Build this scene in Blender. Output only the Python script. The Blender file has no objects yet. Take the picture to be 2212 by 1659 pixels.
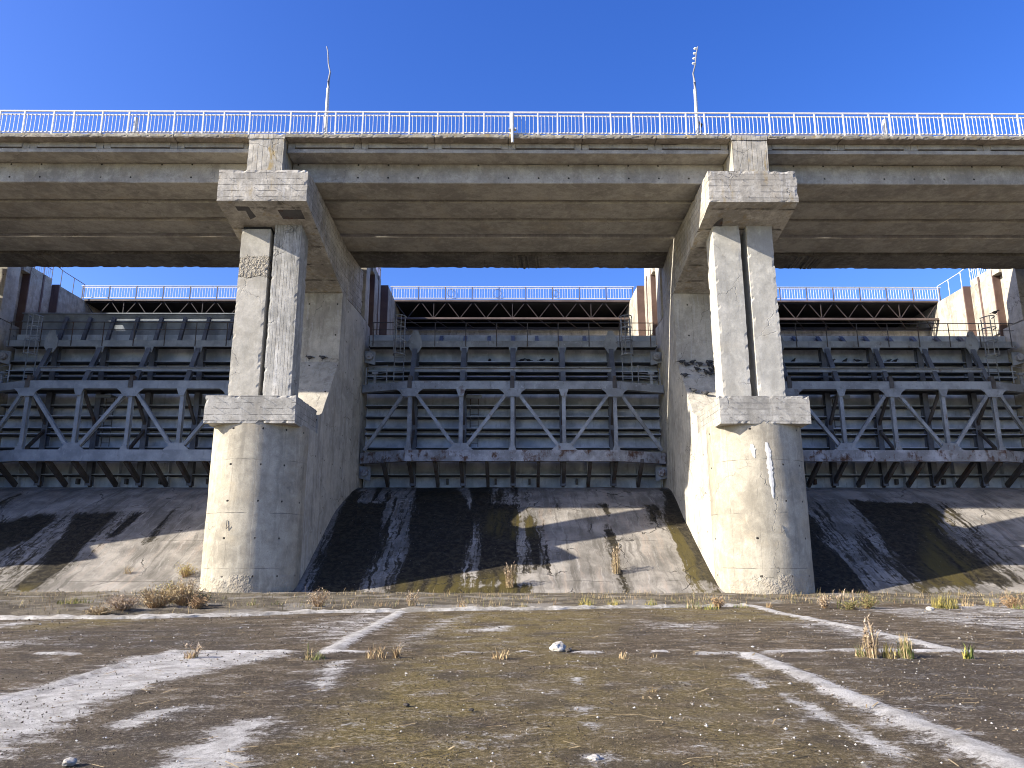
import bpy, bmesh, math, random
import numpy as np
from mathutils import Vector, noise
R = math.radians
rng = random.Random(7)
scene = bpy.context.scene
C = scene.collection

# ------------------------------------------------------------------ survey: the photograph's lens, used to find real places
F, CX, CY, EYE = 1597.6, 1106.0, 829.5, 1.6
TH = math.atan((1192 - CY) / F)
ct, st = math.cos(TH), math.sin(TH)
YAW = math.atan(-9 / F * ct)

def ray(u, v):
    x, y = (u - CX) / F, -(v - CY) / F
    d = (x, ct - y * st, st + y * ct)
    ca, sa = math.cos(-YAW), math.sin(-YAW)
    return (d[0] * ca + d[1] * sa, -d[0] * sa + d[1] * ca, d[2])

def at(u, v, X=None, Y=None, Z=None):
    d = ray(u, v)
    t = Y / d[1] if Y is not None else (X / d[0] if X is not None else (Z - EYE) / d[2])
    return Vector((d[0] * t, d[1] * t, EYE + d[2] * t))

def gp(u, v, z=0.0):
    p = at(u, v, Z=z)
    return (p.x, p.y)

PROF = [(27.4, -.25), (29.3, -.02), (30.2, .38), (31.3, .95), (33.3, 2.1), (35.8, 3.5), (37.2, 4.15), (38.4, 4.62), (39.6, 4.92), (40.6, 5.02), (42.5, 5.03)]
def slope_z(y):
    for (a, b), (c, e) in zip(PROF, PROF[1:]):
        if a <= y <= c:
            return b + (e - b) * (y - a) / (c - a)
    return PROF[0][1] if y < PROF[0][0] else PROF[-1][1]

def on_slope(u, v):
    d = ray(u, v)
    for i in range(2500, 4400):
        t = i / 100.
        y, z = d[1] * t, EYE + d[2] * t
        if y > 27.5 and z <= slope_z(y):
            return (d[0] * t, y)
    return (d[0] * 40, d[1] * 40)

def shear(x, y):
    k = min(1, max(0, (y - 35.5) / 3.5))
    return x + .28 * k

# ------------------------------------------------------------------ materials
class G:
    def __init__(s, name):
        s.m = bpy.data.materials.new(name); s.m.use_nodes = True
        s.nt = s.m.node_tree; s.nt.nodes.clear()
        s.out = s.nt.nodes.new('ShaderNodeOutputMaterial')
        s.b = s.nt.nodes.new('ShaderNodeBsdfPrincipled')
        s.nt.links.new(s.b.outputs[0], s.out.inputs[0])
    def set(s, sock, val):
        if isinstance(val, bpy.types.NodeSocket): s.nt.links.new(val, sock)
        else: sock.default_value = val
    def coord(s, rnd=True):
        tc = s.nt.nodes.new('ShaderNodeTexCoord')
        if not rnd: return tc.outputs['Object']
        oi = s.nt.nodes.new('ShaderNodeObjectInfo')
        sc = s.nt.nodes.new('ShaderNodeVectorMath'); sc.operation = 'SCALE'
        s.nt.links.new(oi.outputs['Random'], sc.inputs['Scale']); sc.inputs[0].default_value = (37.0, 23.0, 11.0)
        ad = s.nt.nodes.new('ShaderNodeVectorMath'); ad.operation = 'ADD'
        s.nt.links.new(tc.outputs['Object'], ad.inputs[0]); s.nt.links.new(sc.outputs[0], ad.inputs[1])
        return ad.outputs[0]
    def vmap(s, vec, scale, loc=(0, 0, 0), rot=(0, 0, 0)):
        n = s.nt.nodes.new('ShaderNodeMapping'); s.nt.links.new(vec, n.inputs[0])
        n.inputs['Scale'].default_value = scale; n.inputs['Location'].default_value = loc; n.inputs['Rotation'].default_value = rot
        return n.outputs[0]
    def noise(s, vec, scale, detail=4, rough=.55, dist=0, col=False):
        n = s.nt.nodes.new('ShaderNodeTexNoise'); s.nt.links.new(vec, n.inputs['Vector'])
        n.inputs['Scale'].default_value = scale; n.inputs['Detail'].default_value = detail
        n.inputs['Roughness'].default_value = rough; n.inputs['Distortion'].default_value = dist
        return n.outputs[1 if col else 0]
    def voro(s, vec, scale, feature='F1', out=0):
        n = s.nt.nodes.new('ShaderNodeTexVoronoi'); n.feature = feature
        s.nt.links.new(vec, n.inputs['Vector']); n.inputs['Scale'].default_value = scale
        return n.outputs[out]
    def math(s, op, a, b=0.0, c=0.0):
        n = s.nt.nodes.new('ShaderNodeMath'); n.operation = op
        s.set(n.inputs[0], a); s.set(n.inputs[1], b); s.set(n.inputs[2], c)
        return n.outputs[0]
    def step(s, val, lo, hi):
        n = s.nt.nodes.new('ShaderNodeMapRange'); n.interpolation_type = 'SMOOTHSTEP'
        s.set(n.inputs['Value'], val); s.set(n.inputs['From Min'], lo); s.set(n.inputs['From Max'], hi)
        return n.outputs[0]
    def mix(s, fac, a, b, mode='MIX'):
        n = s.nt.nodes.new('ShaderNodeMix'); n.data_type = 'RGBA'; n.blend_type = mode
        s.set(n.inputs[0], fac)
        for i, v in ((6, a), (7, b)):
            if isinstance(v, tuple): v = (*v, 1.0)[:4]
            s.set(n.inputs[i], v)
        return n.outputs[2]
    def warp(s, vec, scale, amt):
        n = s.noise(vec, scale, 3, col=True)
        a = s.nt.nodes.new('ShaderNodeVectorMath'); a.operation = 'SUBTRACT'
        s.nt.links.new(n, a.inputs[0]); a.inputs[1].default_value = (.5, .5, .5)
        m = s.nt.nodes.new('ShaderNodeVectorMath'); m.operation = 'SCALE'; s.nt.links.new(a.outputs[0], m.inputs[0]); m.inputs['Scale'].default_value = amt
        r = s.nt.nodes.new('ShaderNodeVectorMath'); r.operation = 'ADD'; s.nt.links.new(vec, r.inputs[0]); s.nt.links.new(m.outputs[0], r.inputs[1])
        return r.outputs[0]
    def sep(s, vec):
        n = s.nt.nodes.new('ShaderNodeSeparateXYZ'); s.nt.links.new(vec, n.inputs[0]); return n.outputs
    def bump(s, h, strength, dist=.02, normal=None):
        n = s.nt.nodes.new('ShaderNodeBump'); s.set(n.inputs['Height'], h)
        n.inputs['Strength'].default_value = strength; n.inputs['Distance'].default_value = dist
        if normal: s.nt.links.new(normal, n.inputs['Normal'])
        return n.outputs[0]
    def attr(s, name):
        n = s.nt.nodes.new('ShaderNodeAttribute'); n.attribute_name = name; return n
    def done(s, col, rough=.8, normal=None, metal=0.0, spec=None):
        if isinstance(col, tuple): col = (*col, 1.0)[:4]
        s.set(s.b.inputs['Base Color'], col); s.set(s.b.inputs['Roughness'], rough); s.b.inputs['Metallic'].default_value = metal
        if spec is not None: s.set(s.b.inputs['Specular IOR Level'], spec)
        if normal is not None: s.nt.links.new(normal, s.b.inputs['Normal'])
        return s.m

def line_mask(g, val, period, width, jitter):
    f = g.math('FRACT', g.math('ADD', g.math('DIVIDE', val, period), jitter))
    d = g.math('ABSOLUTE', g.math('SUBTRACT', f, .5))
    return g.step(d, width / period, 0.0)

def concrete(name, c_lo, c_hi, boards=None, streak=.35, holes=False, crack=.5, grain=.5, patch=.35, warm=.3, stain=(.10, .09, .075), lichen=None, coarse=None, lifts=None):
    g = G(name); o = g.coord(); so = g.coord(False)
    w = g.warp(o, 1.2, .35)
    big = g.noise(w, .55, 6, .6); med = g.noise(w, 3.0, 6, .65); fine = g.noise(o, 38, 4, .7); mott = g.noise(w, 11, 5, .6)
    col = g.mix(g.step(g.math('ADD', g.math('MULTIPLY', big, .6), g.math('MULTIPLY', med, .4)), .38, .62), tuple(k * .88 for k in c_lo), tuple(k * 1.06 for k in c_hi))
    wc = tuple(a * b for a, b in zip(c_hi, (1.02, .93, .80)))
    col = g.mix(g.math('MULTIPLY', g.step(g.noise(o, .9, 5, .6), .5, .75), warm), col, wc)
    dr = g.noise(g.vmap(w, (2.6, 2.6, .16)), 1.0, 6, .6)
    dr2 = g.noise(g.vmap(w, (7, 7, .3)), 1.0, 4, .6)
    col = g.mix(g.math('MULTIPLY', g.step(dr, .52, .68), streak), col, stain)
    col = g.mix(g.math('MULTIPLY', g.step(dr2, .54, .68), streak * .9), col, tuple(min(.62, k * 1.45) for k in c_hi))
    col = g.mix(g.math('MULTIPLY', g.step(mott, .52, .64), patch * .6), col, tuple(k * .62 for k in c_lo))
    col = g.mix(g.math('MULTIPLY', g.step(med, .55, .68), patch * .6), col, tuple(min(.7, k * 1.3) for k in c_hi))
    col = g.mix(g.math('MULTIPLY', g.step(fine, .44, .6), .22), col, tuple(k * .5 for k in c_lo))
    h = g.math('ADD', g.math('MULTIPLY', med, .5), g.math('ADD', g.math('MULTIPLY', mott, .35 * grain), g.math('MULTIPLY', fine, .22 * grain)))
    sx = g.sep(so)
    jit = g.math('MULTIPLY', g.noise(o, .7, 2), .12)
    if boards:
        axis, per, wid, amt = boards
        lm = g.math('MULTIPLY', line_mask(g, sx['XYZ'.index(axis)], per, wid, jit), g.step(g.noise(o, 2.1, 3), .38, .58))
        cell = g.math('FLOOR', g.math('ADD', g.math('DIVIDE', sx['XYZ'.index(axis)], per), g.math('ADD', jit, .5)))
        wn = g.nt.nodes.new('ShaderNodeTexWhiteNoise'); wn.noise_dimensions = '1D'; g.nt.links.new(cell, wn.inputs['W'])
        col = g.mix(g.math('MULTIPLY', wn.outputs[0], .28 * amt), col, tuple(k * .6 for k in c_lo))
        col = g.mix(g.math('MULTIPLY', lm, .75 * amt), col, (.05, .045, .04))
        h = g.math('SUBTRACT', h, g.math('MULTIPLY', lm, .6))
    if lifts:
        lm = g.math('MULTIPLY', line_mask(g, sx[2], lifts, .022, g.math('MULTIPLY', g.noise(o, 1.4, 4), .035)), g.step(g.noise(o, 1.3, 3), .40, .62))
        col = g.mix(g.math('MULTIPLY', lm, .65), col, (.09, .08, .07)); h = g.math('SUBTRACT', h, g.math('MULTIPLY', lm, .8))
    if holes:
        px, pz = holes
        fx = g.math('SUBTRACT', g.math('FRACT', g.math('ADD', g.math('DIVIDE', g.math('ADD', sx[0], g.math('MULTIPLY', sx[1], .9)), px), g.math('MULTIPLY', g.noise(g.vmap(so, (0, 0, 1)), 1.1, 1), .25))), .5)
        fz = g.math('SUBTRACT', g.math('FRACT', g.math('DIVIDE', sx[2], pz)), .5)
        d = g.math('SQRT', g.math('ADD', g.math('POWER', g.math('MULTIPLY', fx, px), 2.0), g.math('POWER', g.math('MULTIPLY', fz, pz), 2.0)))
        hm = g.math('MULTIPLY', g.step(d, .05, .028), g.step(g.noise(o, .9, 2), .42, .46))
        col = g.mix(hm, col, (.02, .018, .016)); h = g.math('SUBTRACT', h, hm)
    if crack:
        cr = g.voro(g.warp(o, 1.6, .8), .33, 'DISTANCE_TO_EDGE')
        cm = g.math('MULTIPLY', g.step(cr, .006, .0015), g.step(g.noise(o, .5, 3), .47, .56))
        col = g.mix(g.math('MULTIPLY', cm, crack), col, (.03, .027, .024)); h = g.math('SUBTRACT', h, g.math('MULTIPLY', cm, .7))
    pits = g.step(g.voro(g.warp(o, 6, .1), 9.0), .12, .05)
    pm = g.math('MULTIPLY', pits, g.step(g.noise(o, 1.7, 3), .52, .6))
    col = g.mix(g.math('MULTIPLY', pm, .6), col, (.06, .053, .045)); h = g.math('SUBTRACT', h, g.math('MULTIPLY', pm, .5))
    if lichen:
        lm = g.math('MULTIPLY', g.step(g.noise(g.vmap(w, (2.2, 2.2, .5)), 1.2, 5, .65), .55, .68), lichen)
        col = g.mix(lm, col, (.30, .20, .045))
    n1 = g.bump(h, .55, .035)
    if coarse:
        z0, z1, cst = coarse
        zz = g.math('ADD', sx[2], g.math('MULTIPLY', g.noise(o, 2.2, 5, .7), .5))
        band = g.math('MULTIPLY', g.math('MULTIPLY', g.step(zz, z0, z0 + .06), g.step(zz, z1 + .06, z1)), 1.0 if cst > .9 else g.step(g.noise(o, .9, 5, .65), .46, .60))
        n1 = g.bump(g.math('MULTIPLY', g.math('ADD', g.voro(g.warp(o, 5, .3), 8.5), g.noise(o, 7, 5, .7)), band), cst, .12, n1)
        col = g.mix(g.math('MULTIPLY', band, .35), col, (.34, .29, .23))
    return g.done(col, .88, n1, spec=.25)

def steel(name, c_lo, c_hi, rust=.3, rough=.62, peel=.3):
    g = G(name); o = g.coord(); w = g.warp(o, 2, .25)
    big = g.noise(w, 1.1, 5, .6); st_ = g.noise(g.vmap(w, (5, 5, .5)), 1.0, 5, .65); med = g.noise(w, 6, 5, .7); fine = g.noise(o, 40, 3)
    col = g.mix(g.step(big, .35, .68), c_lo, c_hi)
    col = g.mix(g.math('MULTIPLY', g.step(st_, .55, .72), .4), col, tuple(k * .45 for k in c_lo))
    col = g.mix(g.math('MULTIPLY', g.step(med, .58, .70), peel), col, tuple(min(.6, k * 1.55) for k in c_hi))
    rm = g.step(g.math('ADD', g.math('MULTIPLY', g.noise(w, 1.7, 6, .7), .7), g.math('MULTIPLY', st_, .3)), .66 - .26 * rust, .78 - .26 * rust)
    rc = g.mix(med, (.045, .022, .013), (.12, .055, .03))
    col = g.mix(g.math('MULTIPLY', rm, min(1, .35 + rust)), col, rc)
    n = g.bump(g.math('ADD', g.math('MULTIPLY', med, .5), g.math('MULTIPLY', fine, .25)), .3, .01)
    return g.done(col, g.math('ADD', rough, g.math('MULTIPLY', rm, .2)), n, spec=.4)

def plain(name, col, rough=.6, var=.25, scale=6.0, metal=0.0):
    g = G(name); o = g.coord()
    n = g.noise(o, scale, 4, .6)
    c = g.mix(g.math('MULTIPLY', g.step(n, .35, .7), var), col, tuple(k * .5 for k in col))
    return g.done(c, rough, g.bump(g.noise(o, scale * 5, 3), .2, .008), metal)

M = {}
M['pier'] = concrete('pier_concrete', (.315, .285, .23), (.43, .392, .315), lifts=2.05, holes=(1.15, 1.4), streak=.30, warm=.6, crack=.3, patch=.25, boards=('X', .92, .008, .35), coarse=(-.3, .95, .35))
M['pierwall'] = concrete('pier_rear_concrete', (.42, .39, .335), (.55, .515, .44), boards=('X', .62, .012, .5), holes=(1.4, 1.6), streak=.34, crack=.5)
M['pedestal'] = concrete('pedestal_concrete', (.31, .295, .265), (.46, .44, .40), boards=('Z', .24, .016, 1.0), streak=.26, patch=.7, crack=.6)
M['cap'] = concrete('cap_concrete', (.34, .315, .275), (.54, .505, .445), boards=('Z', .27, .02, 1.2), streak=.38, patch=.8, crack=.5, lichen=.35)
M['stub'] = concrete('stub_concrete', (.36, .335, .285), (.52, .485, .42), boards=('X', .20, .016, 1.1), streak=.3, patch=.6, lichen=.65)
M['col_smooth'] = concrete('column_plaster', (.39, .365, .31), (.48, .45, .39), streak=.16, patch=.3, crack=.3, coarse=(13.15, 14.05, 1.0))
M['col_board'] = concrete('column_board_marked', (.34, .33, .30), (.54, .52, .475), boards=('X', .14, .013, 1.3), streak=.45, patch=.6)
M['col_grey'] = concrete('column_grey_render', (.40, .385, .345), (.49, .47, .42), streak=.16, patch=.35, crack=.2, warm=.35)
M['girder'] = concrete('girder_concrete', (.32, .30, .262), (.44, .415, .36), streak=.16, patch=.5, crack=.25, holes=(1.3, .6), warm=.5)
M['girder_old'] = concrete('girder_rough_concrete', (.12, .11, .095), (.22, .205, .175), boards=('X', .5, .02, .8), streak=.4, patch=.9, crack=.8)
M['deck'] = concrete('deck_concrete', (.22, .19, .155), (.34, .30, .25), streak=.1, patch=.8, crack=.5, warm=.6, stain=(.12, .075, .05))
M['edge'] = concrete('deck_edge_concrete', (.26, .24, .19), (.40, .37, .30), streak=.2, patch=.8, lichen=.55)
M['tower'] = concrete('tower_concrete', (.32, .29, .24), (.48, .44, .37), boards=('X', .5, .012, .5), streak=.5, patch=.4, warm=.5)
M['rear'] = concrete('rear_wall_concrete', (.36, .34, .30), (.52, .50, .455), boards=('Z', .4, .02, .7), streak=.5, patch=.6)
M['steel'] = steel('grey_gate_paint', (.19, .22, .265), (.30, .34, .40), rust=.15)
M['steel_skin'] = steel('skin_plate_paint', (.36, .41, .48), (.62, .665, .73), rust=.25, peel=.35)
M['steel_worn'] = steel('worn_gate_paint', (.185, .20, .225), (.31, .34, .385), rust=.42, peel=.55)
M['steel_rust'] = steel('rusting_gate_paint', (.20, .205, .22), (.40, .415, .46), rust=.62, peel=.5)
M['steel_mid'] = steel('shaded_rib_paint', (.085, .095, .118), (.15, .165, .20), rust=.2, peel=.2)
M['black'] = plain('shade_black_steel', (.018, .017, .018), .75, .3, 4)  # near-black: darkness under and behind the service bridge put into the colour
M['rib'] = steel('shade_dark_rib_plate', (.014, .015, .018), (.034, .036, .042), rust=.2, peel=.1)  # shade on the undersides of the ribs put into their near-black colour
M['steel_dark'] = steel('dark_strut_paint', (.055, .05, .05), (.10, .095, .095), rust=.55, peel=.1)
M['brown'] = steel('brown_guide_paint', (.105, .065, .055), (.15, .095, .08), rust=.2, peel=.15)
M['brown_truss'] = steel('brown_truss_paint', (.10, .075, .065), (.16, .12, .105), rust=.2)
M['brown_dark'] = steel('dark_brown_truss_paint', (.028, .022, .020), (.055, .042, .038), rust=.15)
M['white'] = plain('white_rail_paint', (.74, .72, .68), .5, .25, 5)
M['lampmetal'] = plain('pale_lamp_metal', (.55, .55, .53), .45, .3, 3)
M['armmetal'] = plain('dull_lamp_arm', (.22, .22, .22), .5, .3, 3)
M['lime'] = plain('white_lime_crust', (.72, .71, .68), .9, .3, 9)
M['rubber'] = plain('black_bearing', (.012, .012, .012), .8)
M['bulb'] = plain('white_bulb', (.8, .8, .78), .3, .05)

# ------------------------------------------------------------------ mesh building
class MB:
    def __init__(s): s.v = []; s.f = []
    def add(s, vs, fs):
        b = len(s.v); s.v += [Vector(p) for p in vs]; s.f += [tuple(i + b for i in f) for f in fs]; return s
    def box(s, x0, x1, y0, y1, z0, z1):
        return s.add([(x, y, z) for z in (z0, z1) for y in (y0, y1) for x in (x0, x1)],
                     [(0, 2, 3, 1), (4, 5, 7, 6), (0, 1, 5, 4), (2, 6, 7, 3), (0, 4, 6, 2), (1, 3, 7, 5)])
    def bar(s, p, q, w, h, up=(0, 0, 1)):
        p, q = Vector(p), Vector(q); d = (q - p).normalized(); up = Vector(up)
        if abs(d.dot(up)) > .99: up = Vector((0, 1, 0))
        sx = d.cross(up).normalized() * (w / 2); sz = sx.cross(d).normalized() * (h / 2)
        vs = [c + a * sx + b * sz for c in (p, q) for a, b in ((-1, -1), (1, -1), (1, 1), (-1, 1))]
        return s.add(vs, [(0, 1, 2, 3), (7, 6, 5, 4), (0, 4, 5, 1), (1, 5, 6, 2), (2, 6, 7, 3), (3, 7, 4, 0)])
    def hbar(s, p, q, w, h, t=.03, up=(0, -1, 0)):
        """I section: two flanges facing +-up and a web."""
        p, q = Vector(p), Vector(q); d = (q - p).normalized(); up = Vector(up)
        up = (up - d * up.dot(d)).normalized()
        o = up * (h / 2)
        s.bar(p + o, q + o, w, t, up); s.bar(p - o, q - o, w, t, up)
        return s.bar(p, q, t, h - t, up)
    def tube(s, pts, r, n=6, cap=True):
        pts = [Vector(p) for p in pts]; rs = r if isinstance(r, (list, tuple)) else [r] * len(pts)
        b = len(s.v); prev = None
        for i, p in enumerate(pts):
            d = (pts[min(i + 1, len(pts) - 1)] - pts[max(i - 1, 0)]).normalized()
            a = d.cross(Vector((0, 0, 1)))
            if a.length < .05: a = d.cross(Vector((1, 0, 0)))
            a.normalize(); c = a.cross(d)
            s.v += [p + (a * math.cos(k * 2 * math.pi / n) + c * math.sin(k * 2 * math.pi / n)) * rs[i] for k in range(n)]
        for i in range(len(pts) - 1):
            for k in range(n):
                s.f.append((b + i * n + k, b + i * n + (k + 1) % n, b + (i + 1) * n + (k + 1) % n, b + (i + 1) * n + k))
        if cap:
            s.f.append(tuple(b + k for k in range(n))[::-1]); s.f.append(tuple(b + (len(pts) - 1) * n + k for k in range(n)))
        return s
    def prism(s, poly, axis, a0, a1):
        """poly in the two other axes (in xyz order), swept along axis."""
        mk = {'X': lambda p, a: (a, p[0], p[1]), 'Y': lambda p, a: (p[0], a, p[1]), 'Z': lambda p, a: (p[0], p[1], a)}[axis]
        n = len(poly); vs = [mk(p, a0) for p in poly] + [mk(p, a1) for p in poly]
        return s.add(vs, [tuple(range(n)), tuple(range(2 * n - 1, n - 1, -1))] + [(i, i + n, (i + 1) % n + n, (i + 1) % n) for i in range(n)])
    def build(s, name, mat, parent=None, smooth=False, cut=None, amp=.012, chip=.03, seed=0, origin=None, sheared=True):
        bm = bmesh.new()
        vs = [bm.verts.new(p) for p in s.v]
        for f in s.f:
            try: bm.faces.new([vs[i] for i in f])
            except ValueError: pass
        bmesh.ops.recalc_face_normals(bm, faces=bm.faces)
        if cut:
            lo = [min(v.co[k] for v in bm.verts) for k in range(3)]; hi = [max(v.co[k] for v in bm.verts) for k in range(3)]
            for k in range(3):
                n = int((hi[k] - lo[k]) / cut)
                for i in range(1, n + 1):
                    co = [0, 0, 0]; no = [0, 0, 0]; no[k] = 1; co[k] = lo[k] + (hi[k] - lo[k]) * i / (n + 1)
                    bmesh.ops.bisect_plane(bm, geom=bm.verts[:] + bm.edges[:] + bm.faces[:], plane_co=co, plane_no=no)
            bm.normal_update()
            sv = Vector((seed * 7.3, seed * 3.1, seed * 5.7)); mv = {}
            for v in bm.verts:
                d = noise.noise_vector(v.co * .9 + sv) * amp + noise.noise_vector(v.co * 3.7 + sv) * amp * .6
                sharp = any(len(e.link_faces) == 2 and e.calc_face_angle(0) > .6 for e in v.link_edges)
                if sharp and chip:
                    k = .6 * max(0, noise.noise(v.co * 2.7 + sv) - .22) + 1.1 * max(0, noise.noise(v.co * 8.3 + sv) - .22)
                    d -= v.normal * (k * chip * 2.2 + .004)
                mv[v] = d
            for v, d in mv.items(): v.co += d
        if sheared:
            for v in bm.verts: v.co.x = shear(v.co.x, v.co.y)
        root = parent
        while root is not None and root.parent is not None: root = root.parent
        off = origin if origin is not None else (root.location.copy() if root else Vector((0, 0, 0)))
        for v in bm.verts: v.co -= off
        me = bpy.data.meshes.new(name); bm.to_mesh(me); bm.free()
        if smooth:
            me.shade_smooth(); me.set_sharp_from_angle(angle=R(32))
        me.materials.append(M[mat] if isinstance(mat, str) else mat)
        o = bpy.data.objects.new(name, me); C.objects.link(o)
        if parent: o.parent = parent
        elif origin is not None: o.location = origin
        return o

def tag(o, label, cat, group=None, kind=None):
    o['label'] = label; o['category'] = cat
    if group: o['group'] = group
    if kind: o['kind'] = kind
    return o
def empty(name, loc, label, cat, group=None):
    o = bpy.data.objects.new(name, None); o.location = loc; o.empty_display_size = .3; C.objects.link(o)
    return tag(o, label, cat, group)

PX = [-30.3, -10.1, 10.1, 30.3]          # pier centre lines
SIDE = 1.85

# ------------------------------------------------------------------ piers
PLAB = ['concrete pier at the far left edge, only its shaded guide tower showing',
        'round nosed concrete pier left of the middle gate, one column plastered and one board marked',
        'round nosed concrete pier right of the middle gate, two smooth grey columns with pigeons behind',
        'concrete pier at the far right edge, only its sunlit guide tower showing']
def pier(i):
    cx = PX[i]
    root = empty('concrete_pier', (cx, 30, 0), PLAB[i], 'pier', 'piers of the dam')
    m = MB(); n = 22
    plan = [(cx + SIDE * math.cos(a), 30.0 + 1.5 * math.sin(a)) for a in [math.pi + math.pi * k / n for k in range(n + 1)]]
    m.prism(plan + [(cx + SIDE, 30.4), (cx - SIDE, 30.4)], 'Z', -.6, 6.6)
    m.build('nose', 'pier', root, smooth=True, cut=.42, amp=.015, chip=.02, seed=i)
    m = MB().prism([(30.4, -.6), (30.4, 6.6), (31.75, 6.6), (31.75, 7.4), (32.3, 7.6), (34.95, 10.62), (35.0, 14.2), (41.0, 14.2), (53.0, 14.2), (53.0, -.6)], 'X', cx - SIDE, cx + SIDE)
    m.build('pier_body', 'pierwall', root, cut=.55, amp=.015, chip=.025, seed=i + 10)
    MB().prism([(28.5, 6.49), (28.5, 7.6), (31.78, 7.6), (31.78, 6.49)], 'X', cx - 1.78, cx + 1.78).build('pedestal', 'pedestal', root, cut=.13, amp=.007, chip=.08, seed=i + 20)
    zc = lambda y: 15.6 - (y - 27.9) * .2
    mats = [('col_smooth', 'col_board'), ('col_smooth', 'col_board'), ('col_grey', 'col_grey'), ('col_grey', 'col_grey')][i]
    for k, (a, b) in enumerate(((-1.31, -.07 if cx < 0 else -.15), (.1 if cx < 0 else .14, 1.25))):
        gap = .24 if (i == 1 and k == 0) else 0
        MB().prism([(29.5, 7.58), (29.5, zc(29.5) + .05 - gap), (30.6, zc(30.6) + .05 - gap), (30.6, 7.58)], 'X', cx + a, cx + b).build(
            'column', mats[k], root, cut=.13, amp=.007, chip=.045, seed=i * 3 + k + 30)
        if gap:
            MB().box(cx + a + .03, cx + b - .03, 29.62, 30.5, zc(30.5) - .3, zc(29.62) - .01).build('bearing_pad', 'rubber', root)
    MB().prism([(27.9, 15.6), (27.9, 17.0), (38.6, 16.72), (38.6, 14.25), (35.0, 14.21)], 'X', cx - 1.84, cx + 1.84).build('cap_beam', 'cap', root, cut=.15 if i in (1, 2) else .5, amp=.007, chip=.07, seed=i + 40)
    MB().box(cx - .74, cx + .74, 27.93, 38.6, 16.9, 18.42).build('cap_stem', 'stub', root, cut=.3, amp=.01, chip=.03, seed=i + 50)
    MB().box(cx - .76, cx + .76, 27.9, 29.4, 18.43, 18.655).build('stem_end', 'stub', root, cut=.2, amp=.008, chip=.05, seed=i + 55)
    # bearing strip where cap meets rear wall
    MB().box(cx - 1.7, cx + 1.7, 35.02, 35.14, 14.06, 14.19).build('bearing_strip', 'rubber', root)
    if i == 0: MB().box(cx - 1.2, cx + 1.6, 30.7, 35.3, 6.5, 14.6).build('added_shade_wall', 'pierwall', root, cut=.6)  # unseen wall added so this pier shades the left slope
    # guide tower upstream of the bridge
    t = MB().prism([(cx - 1.55, 40.4), (cx + 1.55, 40.4), (cx + 1.55, 41.1), (cx + 2.0, 41.1), (cx + 2.0, 43.2), (cx + 2.45, 43.2), (cx + 2.45, 53.0), (cx - 2.45, 53.0), (cx - 2.45, 43.2), (cx - 2.0, 43.2), (cx - 2.0, 41.1), (cx - 1.55, 41.1)], 'Z', 14.0, 17.55)
    tw = t.build('guide_tower', 'tower', root, cut=.6, amp=.012, chip=.03, seed=i + 60)
    MB().prism([(cx - 1.84, 39.3), (cx + 1.84, 39.3), (cx + 1.84, 40.42), (cx - 1.84, 40.42)], 'Z', 14.25, 18.0).build('tower_shaft', 'pierwall', tw, cut=.6, seed=i + 61)
    MB().box(cx - 1.98, cx + 1.98, 40.43, 43.12, 17.5, 17.98).build('tower_cap', 'tower', tw, cut=.5, seed=i + 62)
    for s in (-1, 1):
        a, b = sorted((cx + s * 1.5, cx + s * 1.99)); MB().box(a, b, 41.03, 41.095, 11, 17.9).build('guide_plate', 'brown', tw)
        a, b = sorted((cx + s * 1.99, cx + s * 2.44)); MB().box(a, b, 43.13, 43.195, 13.0, 17.62).build('guide_plate', 'brown', tw)
        a, b = sorted((cx + s * 1.995, cx + s * 2.03)); MB().box(a, b, 42.2, 42.34, 14.2, 17.9).build('guide_plate', 'brown', tw)
        # gate slot liner
        a, b = sorted((cx + s * 1.60, cx + s * 1.835)); 
        # guard rail on the tower edge
        x = cx + s * 1.93
        g = MB()
        for y in (40.5, 41.4, 42.3, 43.1): g.tube([(x, y, 17.95), (x, y, 19.0)], .022, 5)
        g.tube([(x, 40.5, 19.0), (x, 43.1, 19.0)], .024, 5); g.tube([(x, 40.5, 18.55), (x, 43.1, 18.55)], .018, 5)
        y = 40.5
        while y < 43: g.tube([(x, y, 18.0), (x, y, 18.95)], .01, 4); y += .17
        if i in (0, 3):
            x2 = cx + s * 2.4
            for yy in (43.3, 44.6, 45.8): g.tube([(x2, yy, 17.5), (x2, yy, 18.6)], .022, 5)
            g.tube([(x, 43.1, 19.0), (x2, 43.5, 18.6), (x2, 45.8, 18.6)], .022, 5)
        g.build('guard_rail', 'white' if s < 0 else 'brown_truss', tw)
    if i == 2:                                                     # lime streaks running down the nose
        for x0, z1, z0, ww, sd in ((-.04, 5.75, 3.6, .17, 1), (-.62, 5.7, 5.15, .13, 2)):
            m = MB(); nn = 26
            for k in range(nn + 1):
                z = z1 + (z0 - z1) * k / nn; wv = ww * math.sin(math.pi * min(1, (k + .6) / (nn + 1))) ** .4 * (.75 + .6 * noise.noise(Vector((z * 3, sd, 0))) + .7 * noise.noise(Vector((z * 11, sd, 7)))) * (1 - .5 * k / nn); xc = x0 + .10 * k / nn + .05 * noise.noise(Vector((z * 2, sd, 4)))
                for q in (-1, 0, 1):
                    xx = xc + q * max(.012, wv); m.v.append(Vector((cx + xx, 30 - 1.5 * math.sqrt(1 - (xx / SIDE) ** 2) - (.017 if q == 0 else .012), z)))
            for k in range(nn):
                for q in (0, 1): m.f.append((k * 3 + q, k * 3 + q + 1, k * 3 + 4 + q, k * 3 + 3 + q))
            m.build('lime_streak', 'lime', root)
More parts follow.
